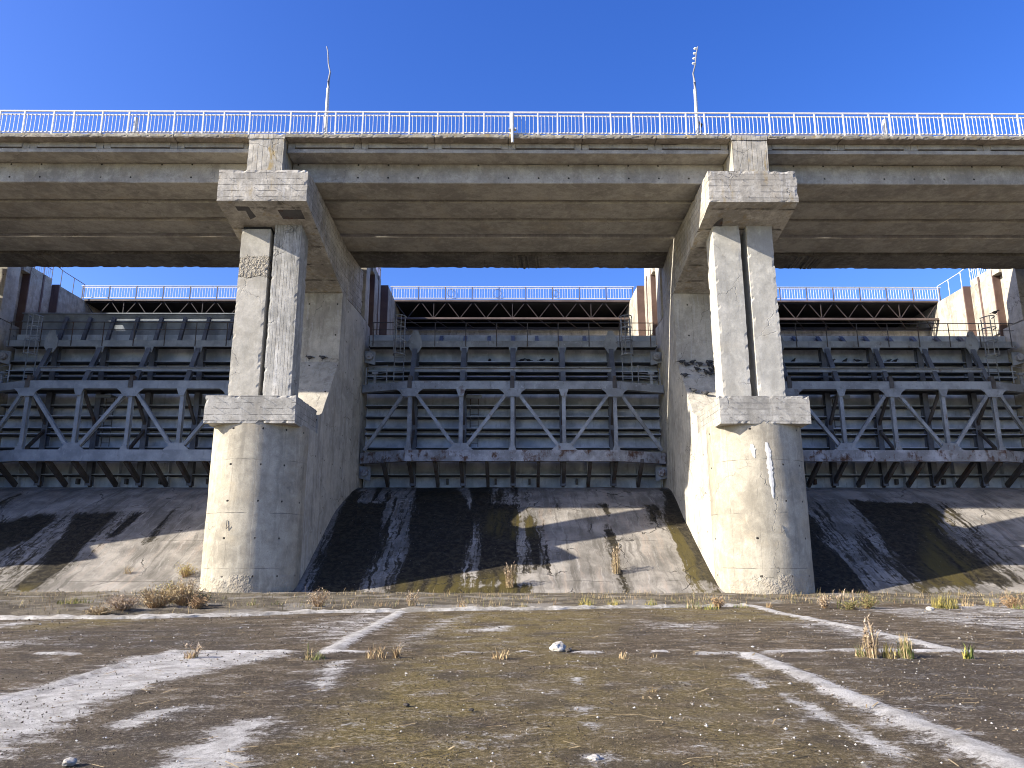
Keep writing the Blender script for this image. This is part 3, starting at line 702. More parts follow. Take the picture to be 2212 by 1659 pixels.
wetp += [Zr(p) for p in (
    [(770, 1170), (830, 1260), (1000, 1400), (1130, 1560), (700, 1600)],
    [(990, 1045), (1400, 1060), (1480, 1110), (1500, 1220), (1720, 1390), (1850, 1480), (1650, 1500), (1380, 1520), (1230, 1370), (1100, 1180)],
    [(1560, 1240), (1600, 1240), (1850, 1500), (1780, 1500)])]
veil = [Zm([(-100, 975), (1010, 975), (1080, 1420), (900, 1480), (300, 1600), (-300, 1600)]), Zm([(1690, 985), (1830, 985), (2100, 1600), (1800, 1560)]), Zl([(-400, 1130), (700, 1105), (400, 1420), (-400, 1600)]), Zr([(700, 1040), (1560, 1050), (2000, 1480), (1100, 1600), (700, 1600)])]
greenp = [Zm([(755, 1100), (930, 1100), (1020, 1130), (1030, 1230), (870, 1250), (750, 1210)]), Zm([(1690, 1150), (1850, 1250), (1990, 1560), (1800, 1560), (1740, 1300)]), Zm([(300, 1480), (1000, 1420), (1000, 1600), (300, 1600)]),
          Zr([(1400, 1090), (1520, 1110), (1700, 1500), (1350, 1530)]), Zl([(0, 1500), (250, 1500), (150, 1600), (0, 1600)])]
SLAB = {0: 'concrete spillway slope with wide black wet streaks below the middle gate', -20.2: 'dry grey concrete spillway slope with weeds in its joint left of the left pier', 20.2: 'concrete spillway slope with one broad brown wet band right of the right pier'}
def zslope(P): 
    z = np.interp(P[:, 1], [p[0] for p in PROF], [p[1] for p in PROF])
    return z
def spill(cx):
    def mask(P):
        r = np.zeros(len(P)); g_ = np.zeros(len(P))
        for p in wetp: r = np.maximum(r, poly_mask(P, p, .42))
        for p in veil: r = np.maximum(r, poly_mask(P, p, .5) * .44)
        for p in greenp: g_ = np.maximum(g_, poly_mask(P, p, .3))
        return np.stack([r, g_, np.zeros(len(P))], 1)
    xs = np.arange(cx - 8.5, cx + 8.75, .11); ys = np.arange(27.4, 42.6, .11)
    def zf(P):
        z = zslope(P)
        z += np.array([noise.noise(Vector((p[0] * .5, p[1] * .5, 3))) * .03 + noise.noise(Vector((p[0] * 2.2, p[1] * 2.2, 9))) * .012 for p in P])
        return z
    o = grid_mesh('spillway_slope', xs, ys, zf, mask, M['spill'])
    tag(o, SLAB[cx], 'spillway', 'spillway slopes')
for cx in (0, -20.2, 20.2): spill(cx)

# ------------------------------------------------------------------ apron (ground)
def ground_material():
    g = G('apron_wet_concrete'); o = g.coord(False); a = g.attr('stain').outputs['Color']
    ch = g.nt.nodes.new('ShaderNodeSeparateColor'); g.nt.links.new(a, ch.inputs[0])
    w = g.warp(o, 1.3, .5)
    flow = g.vmap(w, (.8, 1.3, 1), rot=(0, 0, R(-8)))
    big = g.noise(w, .35, 5, .6); med = g.noise(flow, 2.2, 7, .72); fine = g.noise(o, 17, 6, .8); tiny = g.noise(o, 60, 4, .75)
    col = g.mix(g.step(med, .40, .60), (.068, .047, .027), (.19, .138, .076))
    col = g.mix(g.math('MULTIPLY', g.step(big, .42, .66), .6), col, (.105, .078, .048))
    gm = g.math('MULTIPLY', ch.outputs[1], g.step(g.noise(w, 1.1, 6, .65), .30, .55))
    col = g.mix(gm, col, g.mix(g.step(fine, .42, .58), (.13, .097, .026), (.31, .232, .075)))
    col = g.mix(g.math('MULTIPLY', ch.outputs[2], g.step(med, .35, .6)), col, (.045, .035, .030))
    col = g.mix(g.math('MULTIPLY', g.step(fine, .51, .58), .6), col, (.25, .20, .125))
    col = g.mix(g.math('MULTIPLY', g.step(fine, .47, .40), .35), col, (.045, .034, .023))
    col = g.mix(g.math('MULTIPLY', g.step(g.noise(w, .9, 5, .6), .52, .62), .55), col, (.055, .042, .031))
    col = g.mix(g.math('MULTIPLY', g.step(g.noise(g.vmap(w, (.5, 1.4, 1), loc=(3, 5, 0)), .8, 5, .65), .54, .66), .5), col, (.185, .145, .09))
    col = g.mix(g.math('MULTIPLY', g.step(tiny, .46, .41), .8), col, (.024, .018, .012))
    col = g.mix(g.math('MULTIPLY', g.step(tiny, .60, .66), .8), col, (.42, .39, .34))
    # dried-out pale crust: edge broken by noise at several scales
    e = g.math('ADD', ch.outputs[0], g.math('ADD', g.math('MULTIPLY', g.math('SUBTRACT', med, .5), 3.2), g.math('MULTIPLY', g.math('SUBTRACT', fine, .5), 3.0)))
    pale = g.math('MAXIMUM', g.step(e, .46, .74), g.math('MULTIPLY', g.step(e, .12, .55), .38))
    pc = g.mix(g.step(g.noise(w, 3.0, 6, .7), .35, .65), (.40, .38, .355), (.72, .70, .67))
    pc = g.mix(g.math('MULTIPLY', g.step(tiny, .50, .40), .45), pc, (.16, .14, .12))
    col = g.mix(pale, col, pc)
    fl = g.noise(g.vmap(w, (.7, 2.6, 1)), 2.6, 7, .78)
    fm = g.math('MULTIPLY', g.step(fl, .60, .66), g.step(g.noise(w, .3, 3), .44, .58))
    col = g.mix(g.math('MULTIPLY', fm, .5), col, (.36, .335, .30))
    sp = g.math('MULTIPLY', g.step(g.voro(o, 6.0), .05, .03), g.step(g.noise(o, .6, 2), .45, .6))
    col = g.mix(sp, col, (.55, .53, .50))
    h = g.math('ADD', g.math('MULTIPLY', fine, 1.0), g.math('ADD', g.math('MULTIPLY', tiny, .9), g.math('MULTIPLY', med, .8)))
    n = g.bump(h, 1.0, .06)
    return g.done(col, g.math('ADD', .62, g.math('MULTIPLY', pale, .3)), n, spec=.25)
M['ground'] = ground_material()
D = lambda pts: [gp(u, v) for u, v in pts]
paleP = [(D(p), s) for p, s in (
    ([(-60, 1520), (0, 1502), (120, 1475), (200, 1450), (300, 1420), (360, 1409), (480, 1408), (620, 1406), (600, 1418), (520, 1432), (450, 1447), (330, 1475), (220, 1512), (150, 1545), (60, 1590), (0, 1628), (-60, 1650)], .16),
    ([(300, 1680), (430, 1600), (520, 1555), (580, 1545), (560, 1572), (520, 1612), (490, 1680)], .10),
    ([(685, 1480), (715, 1430), (745, 1425), (735, 1450), (700, 1487)], .10),
    ([(860, 1397), (900, 1360), (960, 1336), (1030, 1324), (1000, 1338), (950, 1360), (900, 1388)], .23),
    ([(-80, 1348), (90, 1340), (60, 1352), (-80, 1366)], .3), ([(-80, 1390), (60, 1380), (120, 1372), (60, 1395), (-80, 1404)], .25),
    ([(640, 1352), (760, 1330), (870, 1322), (820, 1350), (740, 1385), (690, 1380)], .5),
    ([(1850, 1310), (2000, 1312), (2300, 1345), (2300, 1372), (2050, 1345), (1900, 1322)], .4), ([(2000, 1300), (2300, 1312), (2300, 1335), (2100, 1327)], .5),
    ([(1700, 1345), (1800, 1340), (1960, 1372), (2010, 1398), (1880, 1380), (1780, 1362)], .35),
    ([(1600, 1452), (1622, 1458), (1650, 1476), (1640, 1481), (1612, 1466)], .06), ([(1690, 1492), (1740, 1512), (1800, 1548), (1840, 1564), (1825, 1568), (1770, 1545), (1700, 1505)], .07),
    ([(1838, 1572), (1870, 1578), (1920, 1605), (1962, 1632), (1940, 1636), (1880, 1605)], .07),
    ([(240, 1565), (330, 1530), (400, 1528), (330, 1552), (260, 1572)], .07), ([(1850, 1505), (1980, 1560), (2080, 1620), (2010, 1590), (1900, 1540)], .2),
    ([(1000, 1360), (1100, 1352), (1060, 1362)], .2), ([(1380, 1340), (1560, 1350), (1500, 1362), (1400, 1352)], .35),
    ([(1255, 1560), (1300, 1565), (1285, 1578)], .05), ([(1262, 1632), (1310, 1630), (1300, 1642), (1268, 1643)], .06),
    ([(1240, 1462), (1255, 1462), (1252, 1478), (1238, 1474)], .05), ([(1240, 1525), (1270, 1530), (1262, 1540)], .05),
)]
paleL = [(D(p), wd) for p, wd in (
    ([(1620, 1308), (1700, 1327), (1830, 1352), (1940, 1378), (2045, 1402)], .20),
    ([(1612, 1410), (1680, 1438), (1800, 1487), (1950, 1548), (2100, 1613), (2230, 1668)], .20),
    ([(872, 1317), (800, 1357), (712, 1406)], .18), ([(370, 1410), (300, 1426), (190, 1457), (90, 1486), (0, 1508), (-60, 1522)], .10),
    ([(80, 1411), (160, 1411)], .1), ([(370, 1407), (615, 1406)], .08), ([(715, 1407), (795, 1407)], .1), ([(1000, 1408), (1035, 1408)], .09), ([(1120, 1408), (1140, 1408)], .1),
    ([(1248, 1408), (1293, 1408)], .1), ([(1413, 1407), (1435, 1407)], .1), ([(1515, 1409), (1605, 1409)], .12), ([(1660, 1407), (1770, 1407)], .12), ([(1803, 1406), (2130, 1406)], .13), ([(2160, 1406), (2260, 1406)], .14))]
greenG = [(D(p), s) for p, s in (
    ([(930, 1320), (1350, 1315), (1330, 1345), (1250, 1400), (1100, 1420), (900, 1400)], .8), ([(880, 1420), (1050, 1410), (1150, 1480), (1060, 1700), (560, 1700), (700, 1520)], .5),
    ([(1150, 1400), (1350, 1420), (1330, 1700), (1100, 1700)], .6), ([(0, 1350), (250, 1330), (330, 1340), (100, 1362)], .5), ([(1360, 1430), (1640, 1440), (1800, 1700), (1360, 1700)], 1.2), ([(1400, 1310), (1640, 1312), (1750, 1340), (1450, 1340)], .6))]
darkG = [(D(p), s) for p, s in (
    ([(600, 1470), (760, 1430), (800, 1440), (660, 1560), (560, 1690), (480, 1690), (600, 1560)], .25), ([(200, 1590), (520, 1480), (420, 1560), (250, 1700), (0, 1700), (0, 1650)], .3),
    ([(1800, 1420), (2212, 1420), (2212, 1600), (1950, 1500)], .6), ([(100, 1360), (560, 1345), (560, 1400), (60, 1404)], .6))]
AMP = lambda sft: 1.2 if sft < .22 else .55
def gmask(P):
    n = len(P); r = np.zeros(n); g_ = np.zeros(n); b = np.zeros(n)
    for p, s in paleP: r = np.maximum(r, poly_mask(P, p, s * (1.9 if s < .22 else 1.4)) * AMP(s))
    for p, wd in paleL: r = np.maximum(r, np.clip(1.75 - line_dist(P, p) / (wd * .75), 0, 1.25))
    for p, s in greenG: g_ = np.maximum(g_, poly_mask(P, p, s))
    for p, s in darkG: b = np.maximum(b, poly_mask(P, p, s) * .8)
    return np.stack([r, g_, b], 1)
def gz(P):
    z = np.zeros(len(P))
    for p, wd in paleL:
        d = line_dist(P, p); z = np.maximum(z, np.clip(1 - (d / wd) ** 2, 0, 1) * .035)
    k = np.array([noise.noise(Vector((p[0] * 3.1, p[1] * 3.1, 0))) for p in P]); k2 = np.array([noise.noise(Vector((p[0] * .5, p[1] * .5, 5))) for p in P])
    z = z * (1 + .5 * k) + k * .006 + k2 * .02 - .01
    fade = np.clip((26 - np.abs(P[:, 0])) / 3, 0, 1) * np.clip((P[:, 1] - 3.2) / 1, 0, 1) * np.clip((29.6 - P[:, 1]) / 1, 0, 1)
    return z * fade
xs = np.concatenate([[-400, -120, -50, -32], np.arange(-27, 27.01, .1), [32, 50, 120, 400]])
yl = [-400, -100, -30, -5, 1.5]; y = 3.0
while y < 30: yl.append(y); y *= 1.0075
ys = np.array(yl + [34, 40, 60, 120, 400])
apron = grid_mesh('apron', xs, ys, gz, gmask, M['ground'])
tag(apron, 'stained brown concrete apron floor with pale dried streaks', 'ground', kind='structure')

# curb of pale crust along the toe, and the soil behind it
CURB = [gp(u, v, .05) for u, v in ((-500, 1332), (-150, 1332), (0, 1331), (150, 1330.5), (300, 1329.5), (500, 1325), (700, 1319), (870, 1315.5), (1106, 1312), (1350, 1308.5), (1620, 1305))]
mcurb = concrete('crust_concrete', (.22, .20, .165), (.44, .42, .38), streak=.05, patch=1.0, crack=0)
m = MB(); pts = []
for (a, b) in zip(CURB, CURB[1:]):
    n = max(2, int(math.hypot(b[0] - a[0], b[1] - a[1]) / .12))
    pts += [(a[0] + (b[0] - a[0]) * k / n, a[1] + (b[1] - a[1]) * k / n) for k in range(n)]
sec = [(-.24, -.03), (-.17, .035), (-.02, .065), (.14, .05), (.24, -.03)]
for p in pts:
    for dy, dz in sec:
        kx = noise.noise(Vector((p[0] * 2.5, dy * 5, 1))); m.v.append(Vector((p[0], p[1] + dy * 1.15 + kx * .12 * (abs(dy) > .1), dz + (kx * .05 + .03 * noise.noise(Vector((p[0] * 9, dy * 9, 2))) if dz > 0 else 0))))
for i in range(len(pts) - 1):
    for k in range(4): b0 = i * 5; m.f.append((b0 + k, b0 + k + 1, b0 + 6 + k, b0 + 5 + k))
curb = m.build('kerb', mcurb, None, smooth=True, sheared=False)
tag(curb, 'low pale crusted kerb line across the apron below the piers', 'kerb', kind='structure')

def soil_material():
    g = G('soil'); o = g.coord(False); w = g.warp(o, 2, .4)
    n = g.noise(w, 1.1, 6, .65); f = g.noise(o, 22, 5, .75)
    col = g.mix(g.step(n, .42, .58), (.06, .046, .028), (.15, .125, .085)); col = g.mix(g.math('MULTIPLY', g.step(f, .45, .65), .6), col, (.045, .034, .02))
    col = g.mix(g.math('MULTIPLY', g.step(g.noise(w, .6, 4), .52, .62), .7), col, (.24, .22, .19))
    return g.done(col, .95, g.bump(g.math('ADD', f, n), .9, .06))
cl = np.array(CURB)
def soil_z(P):
    cy = np.interp(P[:, 0], cl[:, 0], cl[:, 1], right=24.6)
    t = np.clip((P[:, 1] - cy) / .8, 0, 1); t2 = np.clip((31.0 - P[:, 1]) / 1.5, 0, 1)
    hgt = np.interp(P[:, 0], [-28, -16, -11, -6, 0, 12, 16, 28], [.08, .10, .12, .07, .05, .05, .05, .05])
    return np.where(P[:, 1] < cy, -.05, .012 + t * hgt * (.35 + .65 * t2) * (1 + .6 * np.array([noise.noise(Vector((p[0] * 1.4, p[1] * 1.4, 2))) + .5 * noise.noise(Vector((p[0] * 5, p[1] * 5, 2))) for p in P])))
soil = grid_mesh('soil_strip', np.arange(-27, 27, .16), np.arange(18.6, 30.4, .16), soil_z, lambda P: np.zeros((len(P), 3)), soil_material())
tag(soil, 'strip of brown soil between the pale kerb and the pier feet', 'soil', kind='structure')
def ground_z(x, y): return max(float(soil_z(np.array([[x, y]]))[0]), slope_z(y) if y > 29.3 else 0.0)

# ------------------------------------------------------------------ vegetation
def leaf_mat(name, a, b):
    g = G(name); o = g.coord(); n = g.noise(o, 9, 3)
    return g.done(g.mix(g.step(n, .3, .7), a, b), .8)
V = {'straw': leaf_mat('dry_straw', (.24, .17, .075), (.46, .36, .20)), 'green': leaf_mat('grass_green', (.07, .11, .02), (.17, .19, .045)), 'yellow': leaf_mat('yellow_grass', (.25, .20, .04), (.42, .34, .09)),
     'rust': leaf_mat('rusty_stems', (.20, .12, .06), (.36, .24, .12)), 'pink': leaf_mat('pale_seed_heads', (.30, .225, .15), (.48, .38, .27)), 'olive': leaf_mat('olive_leaves', (.10, .10, .03), (.20, .18, .06))}
def blade(v, f, p, h, w, lean, az, seg=3):
    b = len(v); side = Vector((math.cos(az + 1.57), math.sin(az + 1.57), 0)) * w / 2
    for k in range(seg + 1):
        t = k / seg; c = Vector(p) + Vector((math.cos(az) * lean * t * t, math.sin(az) * lean * t * t, h * t * (1 - .12 * lean / max(h, .01) * t)))
        if k < seg: v += [c - side * (1 - t * .7), c + side * (1 - t * .7)]
        else: v += [c]
    for k in range(seg - 1): f.append((b + 2 * k, b + 2 * k + 1, b + 2 * k + 3, b + 2 * k + 2))
    f.append((b + 2 * seg - 2, b + 2 * seg - 1, b + 2 * seg))
def leaf_quads(v, f, m, p, r, n, size):
    pass
def plant(name, x, y, z, h, r, n, mix, label, cat, group=None, w=.013, lean=.7, heads=False):
    """tuft: blades of two tones as its own mesh, optional feathery heads as a second part"""
    rr = random.Random(int(x * 977 + y * 131)); v, f, mi = [], [], []
    hv, hf = [], []
    for k in range(int(n * 1.7)):
        a, q = rr.uniform(0, 6.283), r * math.sqrt(rr.random()); hh = h * rr.uniform(.2, 1.08) * (1 - .4 * q / max(r, .01))
        p = Vector((q * math.cos(a), q * math.sin(a), -.03)); az = rr.uniform(0, 6.283); f0 = len(f)
        ln = hh * lean * rr.uniform(.2, 1)
        blade(v, f, p, hh, w * rr.uniform(.7, 1.3), ln, az); mi += [0 if rr.random() < mix[2] else 1] * (len(f) - f0)
        if heads and rr.random() < heads:
            tip = v[-1].copy()
            for j in range(7):
                t = j / 7; c = tip - Vector((math.cos(az) * ln * .25 * t, math.sin(az) * ln * .25 * t, hh * .3 * t)); d = Vector((rr.uniform(-1, 1), rr.uniform(-1, 1), rr.uniform(.2, 1.2))).normalized() * (.05 + .05 * h)
                e = d.cross(Vector((0, 0, 1))).normalized() * .015; b = len(hv); hv += [c - e, c + e, c + d]; hf.append((b, b + 1, b + 2))
    me = bpy.data.meshes.new(name); me.from_pydata([tuple(q) for q in v], [], f); me.materials.append(V[mix[0]]); me.materials.append(V[mix[1]])
    me.polygons.foreach_set('material_index', mi)
    o = bpy.data.objects.new(name, me); o.location = (x, y, z); C.objects.link(o); tag(o, label, cat, group)
    if hf:
        hm = bpy.data.meshes.new('seed_sprays'); hm.from_pydata([tuple(q) for q in hv], [], hf); hm.materials.append(V['pink'])
        ho = bpy.data.objects.new('seed_sprays', hm); C.objects.link(ho); ho.parent = o
    return o
def weed(name, x, y, z, h, r, n, mat, label, cat, group=None, leafsize=.035):
    """bushy weed: branching stems with many small leaves"""
    rr = random.Random(int(x * 531 + y * 77)); v, f, sv = [], [], MB()
    for k in range(int(n * 1.8)):
        a = rr.uniform(0, 6.283); q = r * rr.uniform(.2, 1); hh = h * rr.uniform(.45, 1) * (1 - .35 * q / r)
        p0 = Vector((q * .25 * math.cos(a), q * .25 * math.sin(a), -.03)); p1 = Vector((q * math.cos(a), q * math.sin(a), hh)); mid = (p0 + p1) / 2 + Vector((rr.uniform(-.05, .05), rr.uniform(-.05, .05), .08 * h))
        sv.tube([p0, mid, p1], [.009, .006, .003], 3, False)
        for j in range(15):
            t = rr.uniform(.25, 1.05); c = p0.lerp(mid, t * 2) if t < .5 else mid.lerp(p1, t * 2 - 1)
            c = c + Vector((rr.gauss(0, .06), rr.gauss(0, .06), rr.gauss(0, .05))) * (.5 + h)
            d = Vector((rr.gauss(0, 1), rr.gauss(0, 1), rr.gauss(.4, .8))).normalized() * leafsize * rr.uniform(.5, 1.5); e = d.cross(Vector((rr.gauss(0, 1), rr.gauss(0, 1), rr.gauss(0, 1)))).normalized() * d.length * .22
            b = len(v); v += [c - d, c + e, c + d, c - e]; f.append((b, b + 1, b + 2, b + 3))
    me = bpy.data.meshes.new('foliage'); me.from_pydata([tuple(q) for q in v], [], f); me.materials.append(V[mat])
    o = bpy.data.objects.new(name, me); o.location = (x, y, z); C.objects.link(o); tag(o, label, cat, group)
    so = sv.build('stems', V['rust'], None, sheared=False); so.parent = o
    return o
def gpos(u, v):
    x, y = gp(u, v, .12); z = ground_z(x, y)
    if y > 29.5: x, y = on_slope(u, v); z = slope_z(y)
    return x, y, z
def PL(u, v, hpx, rpx, n, mix, label, cat='grass tuft', group='tufts of grass', **k):
    x, y, z = gpos(u, v); s = y / 1545.0
    return plant('grass_tuft', x, y, z, hpx * s, rpx * s, n, mix, label, cat, group, **k)
def WD(u, v, hpx, rpx, n, mat, label, group='bushy weeds', **k):
    x, y, z = gpos(u, v); s = y / 1545.0
    return weed('weed_bush', x, y, z, hpx * s, rpx * s, n, mat, label, 'weed', group, **k)
WD(400, 1246, 34, 24, 26, 'yellow', 'yellow green bush on the left slope beside the left pier')
WD(420, 1092, 20, 20, 20, 'olive', 'dark green bush at the top of the left slope against the left pier')
WD(690, 1306, 42, 26, 22, 'pink', 'pale pink dry weed right of the foot of the left pier', leafsize=.03)
WD(432, 1308, 30, 22, 20, 'olive', 'green leafy weed at the left foot of the left pier')
WD(398, 1308, 62, 40, 60, 'straw', 'tallest straw coloured dry weed left of the left pier'); WD(335, 1312, 52, 46, 60, 'straw', 'broad straw coloured dry weed in the brush left of the left pier')
WD(262, 1318, 34, 40, 40, 'pink', 'low pinkish dry weed at the left end of the dry brush'); WD(368, 1302, 50, 36, 40, 'yellow', 'golden dry weed in the middle of the dry brush')
WD(425, 1312, 34, 26, 30, 'rust', 'rusty brown dry weed touching the left pier'); WD(215, 1322, 20, 30, 24, 'straw', 'small straw coloured weed beside the kerb at the left')
PL(160, 1304, 20, 34, 130, ('yellow', 'green', .6), 'low yellow green grass on the pale toe of the left slope'); PL(275, 1238, 28, 8, 26, ('straw', 'rust', .8), 'straw tuft in the joint of the left slope')
PL(890, 1305, 46, 10, 36, ('straw', 'pink', .8), 'tall leaning straw tuft at the dark foot of the middle slope', heads=.5)
PL(1100, 1268, 56, 9, 60, ('straw', 'rust', .8), 'tall upright straw tuft standing alone low on the middle slope', heads=.4, lean=.25)
PL(1332, 1238, 78, 9, 50, ('straw', 'pink', .8), 'straw tuft in the upper joint of the middle slope', heads=.4, lean=.2); PL(1326, 1180, 40, 5, 20, ('straw', 'rust', .8), 'thin straw tuft topmost in the middle slope joint')
PL(1265, 1303, 30, 16, 70, ('yellow', 'green', .75), 'bright yellow grass tuft at the toe of the middle slope'); PL(1325, 1303, 26, 12, 50, ('yellow', 'green', .8), 'smaller yellow grass tuft right of the bright yellow one')
PL(1405, 1302, 26, 14, 60, ('yellow', 'green', .5), 'yellow green tuft below the slope joint'); PL(1200, 1303, 24, 6, 18, ('rust', 'straw', .6), 'thin rusty tuft at the toe of the middle slope')
PL(1000, 1306, 26, 8, 24, ('straw', 'rust', .6), 'sparse straw tuft between dark and pale slope streaks'); PL(760, 1306, 22, 12, 26, ('straw', 'pink', .6), 'low dry tuft right of the pink weed')
PL(820, 1306, 20, 12, 26, ('straw', 'rust', .5), 'low rusty dry tuft at the dark slope foot'); PL(1130, 1306, 20, 10, 26, ('straw', 'green', .7), 'short mixed tuft below the tall straw on the slope')
PL(545, 1305, 22, 12, 36, ('straw', 'green', .6), 'straw tuft in front of the left pier nose'); PL(600, 1305, 16, 12, 30, ('green', 'straw', .6), 'short green tuft at the right foot of the left pier')
WD(1552, 1304, 28, 14, 14, 'rust', 'reddish weed at the left foot of the right pier'); PL(1500, 1304, 30, 18, 60, ('straw', 'green', .5), 'straw and green tuft left of the right pier')
PL(1535, 1306, 20, 18, 60, ('green', 'yellow', .7), 'fresh green tuft left of the right pier foot'); PL(1600, 1303, 16, 18, 50, ('green', 'straw', .5), 'short green tuft in front of the right pier'); PL(1660, 1303, 20, 8, 22, ('straw', 'rust', .5), 'thin dry tuft in front of the right pier')
WD(1782, 1304, 34, 14, 16, 'pink', 'pale seeded weed at the right foot of the right pier'); WD(1870, 1304, 30, 24, 24, 'olive', 'olive green weed mound right of the right pier'); WD(1835, 1306, 18, 20, 18, 'olive', 'low olive weed between seeded weed and green mound')
PL(1812, 1304, 48, 4, 7, ('green', 'straw', .3), 'tall single plume of grass right of the right pier', heads=1.0, lean=.3, w=.03); PL(1843, 1303, 40, 3, 5, ('green', 'straw', .3), 'shorter single plume of grass beside the tall one', heads=1.0, lean=.15, w=.03)
PL(2040, 1303, 44, 24, 170, ('yellow', 'olive', .6), 'large golden grass clump at the toe of the right slope', lean=.7); PL(2090, 1300, 24, 14, 40, ('straw', 'rust', .6), 'rusty tuft right of the large golden clump')
PL(2140, 1300, 24, 10, 34, ('yellow', 'straw', .5), 'small yellow tuft at the toe of the right slope'); WD(2185, 1303, 28, 26, 20, 'rust', 'reddish brown weed at the right edge of the view'); PL(2205, 1305, 20, 20, 60, ('green', 'straw', .5), 'green tuft at the right edge of the view')
# on the apron
AP = 'tufts on the apron'
PL(412, 1404, 28, 14, 40, ('straw', 'rust', .6), 'rusty straw tuft on the apron joint above the big pale streak', group=AP); PL(425, 1402, 46, 5, 12, ('straw', 'pink', .7), 'tall thin straw stalk behind the rusty apron tuft', group=AP, heads=.5)
PL(680, 1404, 26, 24, 80, ('straw', 'green', .5), 'wide green straw tuft left of the white joint corner', group=AP); PL(668, 1402, 40, 5, 10, ('green', 'straw', .4), 'tall thin green stalk in the wide apron tuft', group=AP)
PL(812, 1402, 36, 22, 60, ('rust', 'straw', .5), 'loose rusty tuft right of the white joint corner', group=AP); PL(857, 1402, 42, 7, 40, ('straw', 'rust', .6), 'upright straw tuft at the lower end of the pale streak', group=AP)
PL(1080, 1404, 36, 16, 46, ('straw', 'rust', .7), 'orange straw tuft on the middle of the apron joint', group=AP); PL(955, 1404, 22, 8, 10, ('straw', 'rust', .6), 'few bent straws left of the orange tuft', group=AP)
PL(1350, 1404, 26, 14, 20, ('straw', 'rust', .7), 'sparse straw tuft right of the white rock', group=AP, lean=.9); PL(1408, 1402, 22, 8, 14, ('straw', 'rust', .6), 'small straw tuft right of the sparse one', group=AP, lean=.9)
PL(1408, 1470, 18, 10, 24, ('straw', 'rust', .6), 'low straw tuft alone in front of the apron joint', group=AP, lean=1.0)
PL(1858, 1400, 40, 10, 46, ('straw', 'green', .6), 'short straw tuft leftmost in the big apron clump', group=AP); PL(1885, 1402, 84, 12, 80, ('straw', 'pink', .7), 'tallest straw clump standing on the white joint', group=AP, heads=.25, lean=.22); PL(1920, 1402, 46, 14, 60, ('straw', 'yellow', .6), 'thin straw between the two tall apron clumps', group=AP)
PL(1955, 1402, 62, 16, 110, ('straw', 'green', .7), 'dense pale straw clump right of the tallest clump', group=AP, lean=.25); PL(2091, 1404, 46, 9, 16, ('green', 'yellow', .8), 'fresh green reed growing on the apron', group=AP, w=.035, lean=.5)
# loose low ground cover along the toe
v, f, mi = [], [], []
rr = random.Random(5)
for k in range(22000):
    x = rr.uniform(-25, 25); cy = float(np.interp(x, cl[:, 0], cl[:, 1], right=24.2)); y = cy + .25 + (29.2 - cy) * rr.random() ** 1.2
    dens = .22 + noise.noise(Vector((x * .8, y * .9, 4))) * 1.1 + .4 * noise.noise(Vector((x * 3, y * 3, 4)))
    if rr.random() > dens: continue
    z = ground_z(x, y); f0 = len(f); hh = rr.uniform(.05, .22) * (1.6 if rr.random() < .1 else 1)
    blade(v, f, (x, y, z - .02), hh, rr.uniform(.008, .016), hh * rr.uniform(.1, 1.0), rr.uniform(0, 6.28), 2); tone = noise.noise(Vector((x * .7, y * .7, 8)))
    mi += [0 if tone + rr.uniform(-.3, .3) < 0 else (1 if rr.random() < .6 else 2)] * (len(f) - f0)
me = bpy.data.meshes.new('ground_grass'); me.from_pydata([tuple(q) for q in v], [], f)
for k in ('straw', 'olive', 'rust'): me.materials.append(V[k])
me.polygons.foreach_set('material_index', mi)
o = bpy.data.objects.new('ground_grass', me); C.objects.link(o); tag(o, 'low dry and green grass along the foot of the slopes', 'grass', kind='stuff')

# ------------------------------------------------------------------ rocks, litter
def rock(u, v, r, label, mat, flat=.6):
    x, y = gp(u, v); bm = bmesh.new(); bmesh.ops.create_icosphere(bm, subdivisions=3, radius=1)
    for q in bm.verts:
        k = 1 + .35 * noise.noise(q.co * 1.3 + Vector((u, v, 0))) + .15 * noise.noise(q.co * 4 + Vector((u, v, 0)))
        q.co *= k * r; q.co.z *= flat
    me = bpy.data.meshes.new('rock'); bm.to_mesh(me); bm.free(); me.materials.append(mat)
    o = bpy.data.objects.new('rock', me); o.location = (x, y, r * flat * .55); C.objects.link(o); tag(o, label, 'rock', 'loose rocks on the apron')
rockm = concrete('pale_rock', (.27, .25, .22), (.46, .44, .40), streak=0, patch=.5, crack=0)
darkm = concrete('dark_clod', (.03, .026, .022), (.07, .06, .05), streak=0, crack=0)
rock(1205, 1405, .14, 'largest white rock on the apron joint near the centre', rockm); rock(1228, 1407, .05, 'small dark stone beside the largest white rock', darkm)
rock(1018, 1535, .03, 'small dark stone in the middle of the brown apron', darkm, .5); rock(878, 1524, .035, 'small dark clod left of the middle dark stone', darkm, .4); rock(150, 1651, .05, 'small white stone at the lower left corner', rockm)
rock(1283, 1640, .05, 'pale stone low in front of the centre', rockm, .4); rock(2010, 1318, .1, 'pale stone below the right slope', rockm); rock(208, 1322, .12, 'grey stone on the kerb at the left', rockm); rock(40, 1325, .2, 'flat brown stone on the soil at the left edge', darkm, .3); rock(270, 1325, .12, 'dark stone on the kerb at the left', darkm)
pb = MB(); rr = random.Random(11)
octa = [(1, 0, 0), (-1, 0, 0), (0, 1, 0), (0, -1, 0), (0, 0, 1), (0, 0, -1)]; of = [(0, 2, 4), (2, 1, 4), (1, 3, 4), (3, 0, 4), (2, 0, 5), (1, 2, 5), (3, 1, 5), (0, 3, 5)]
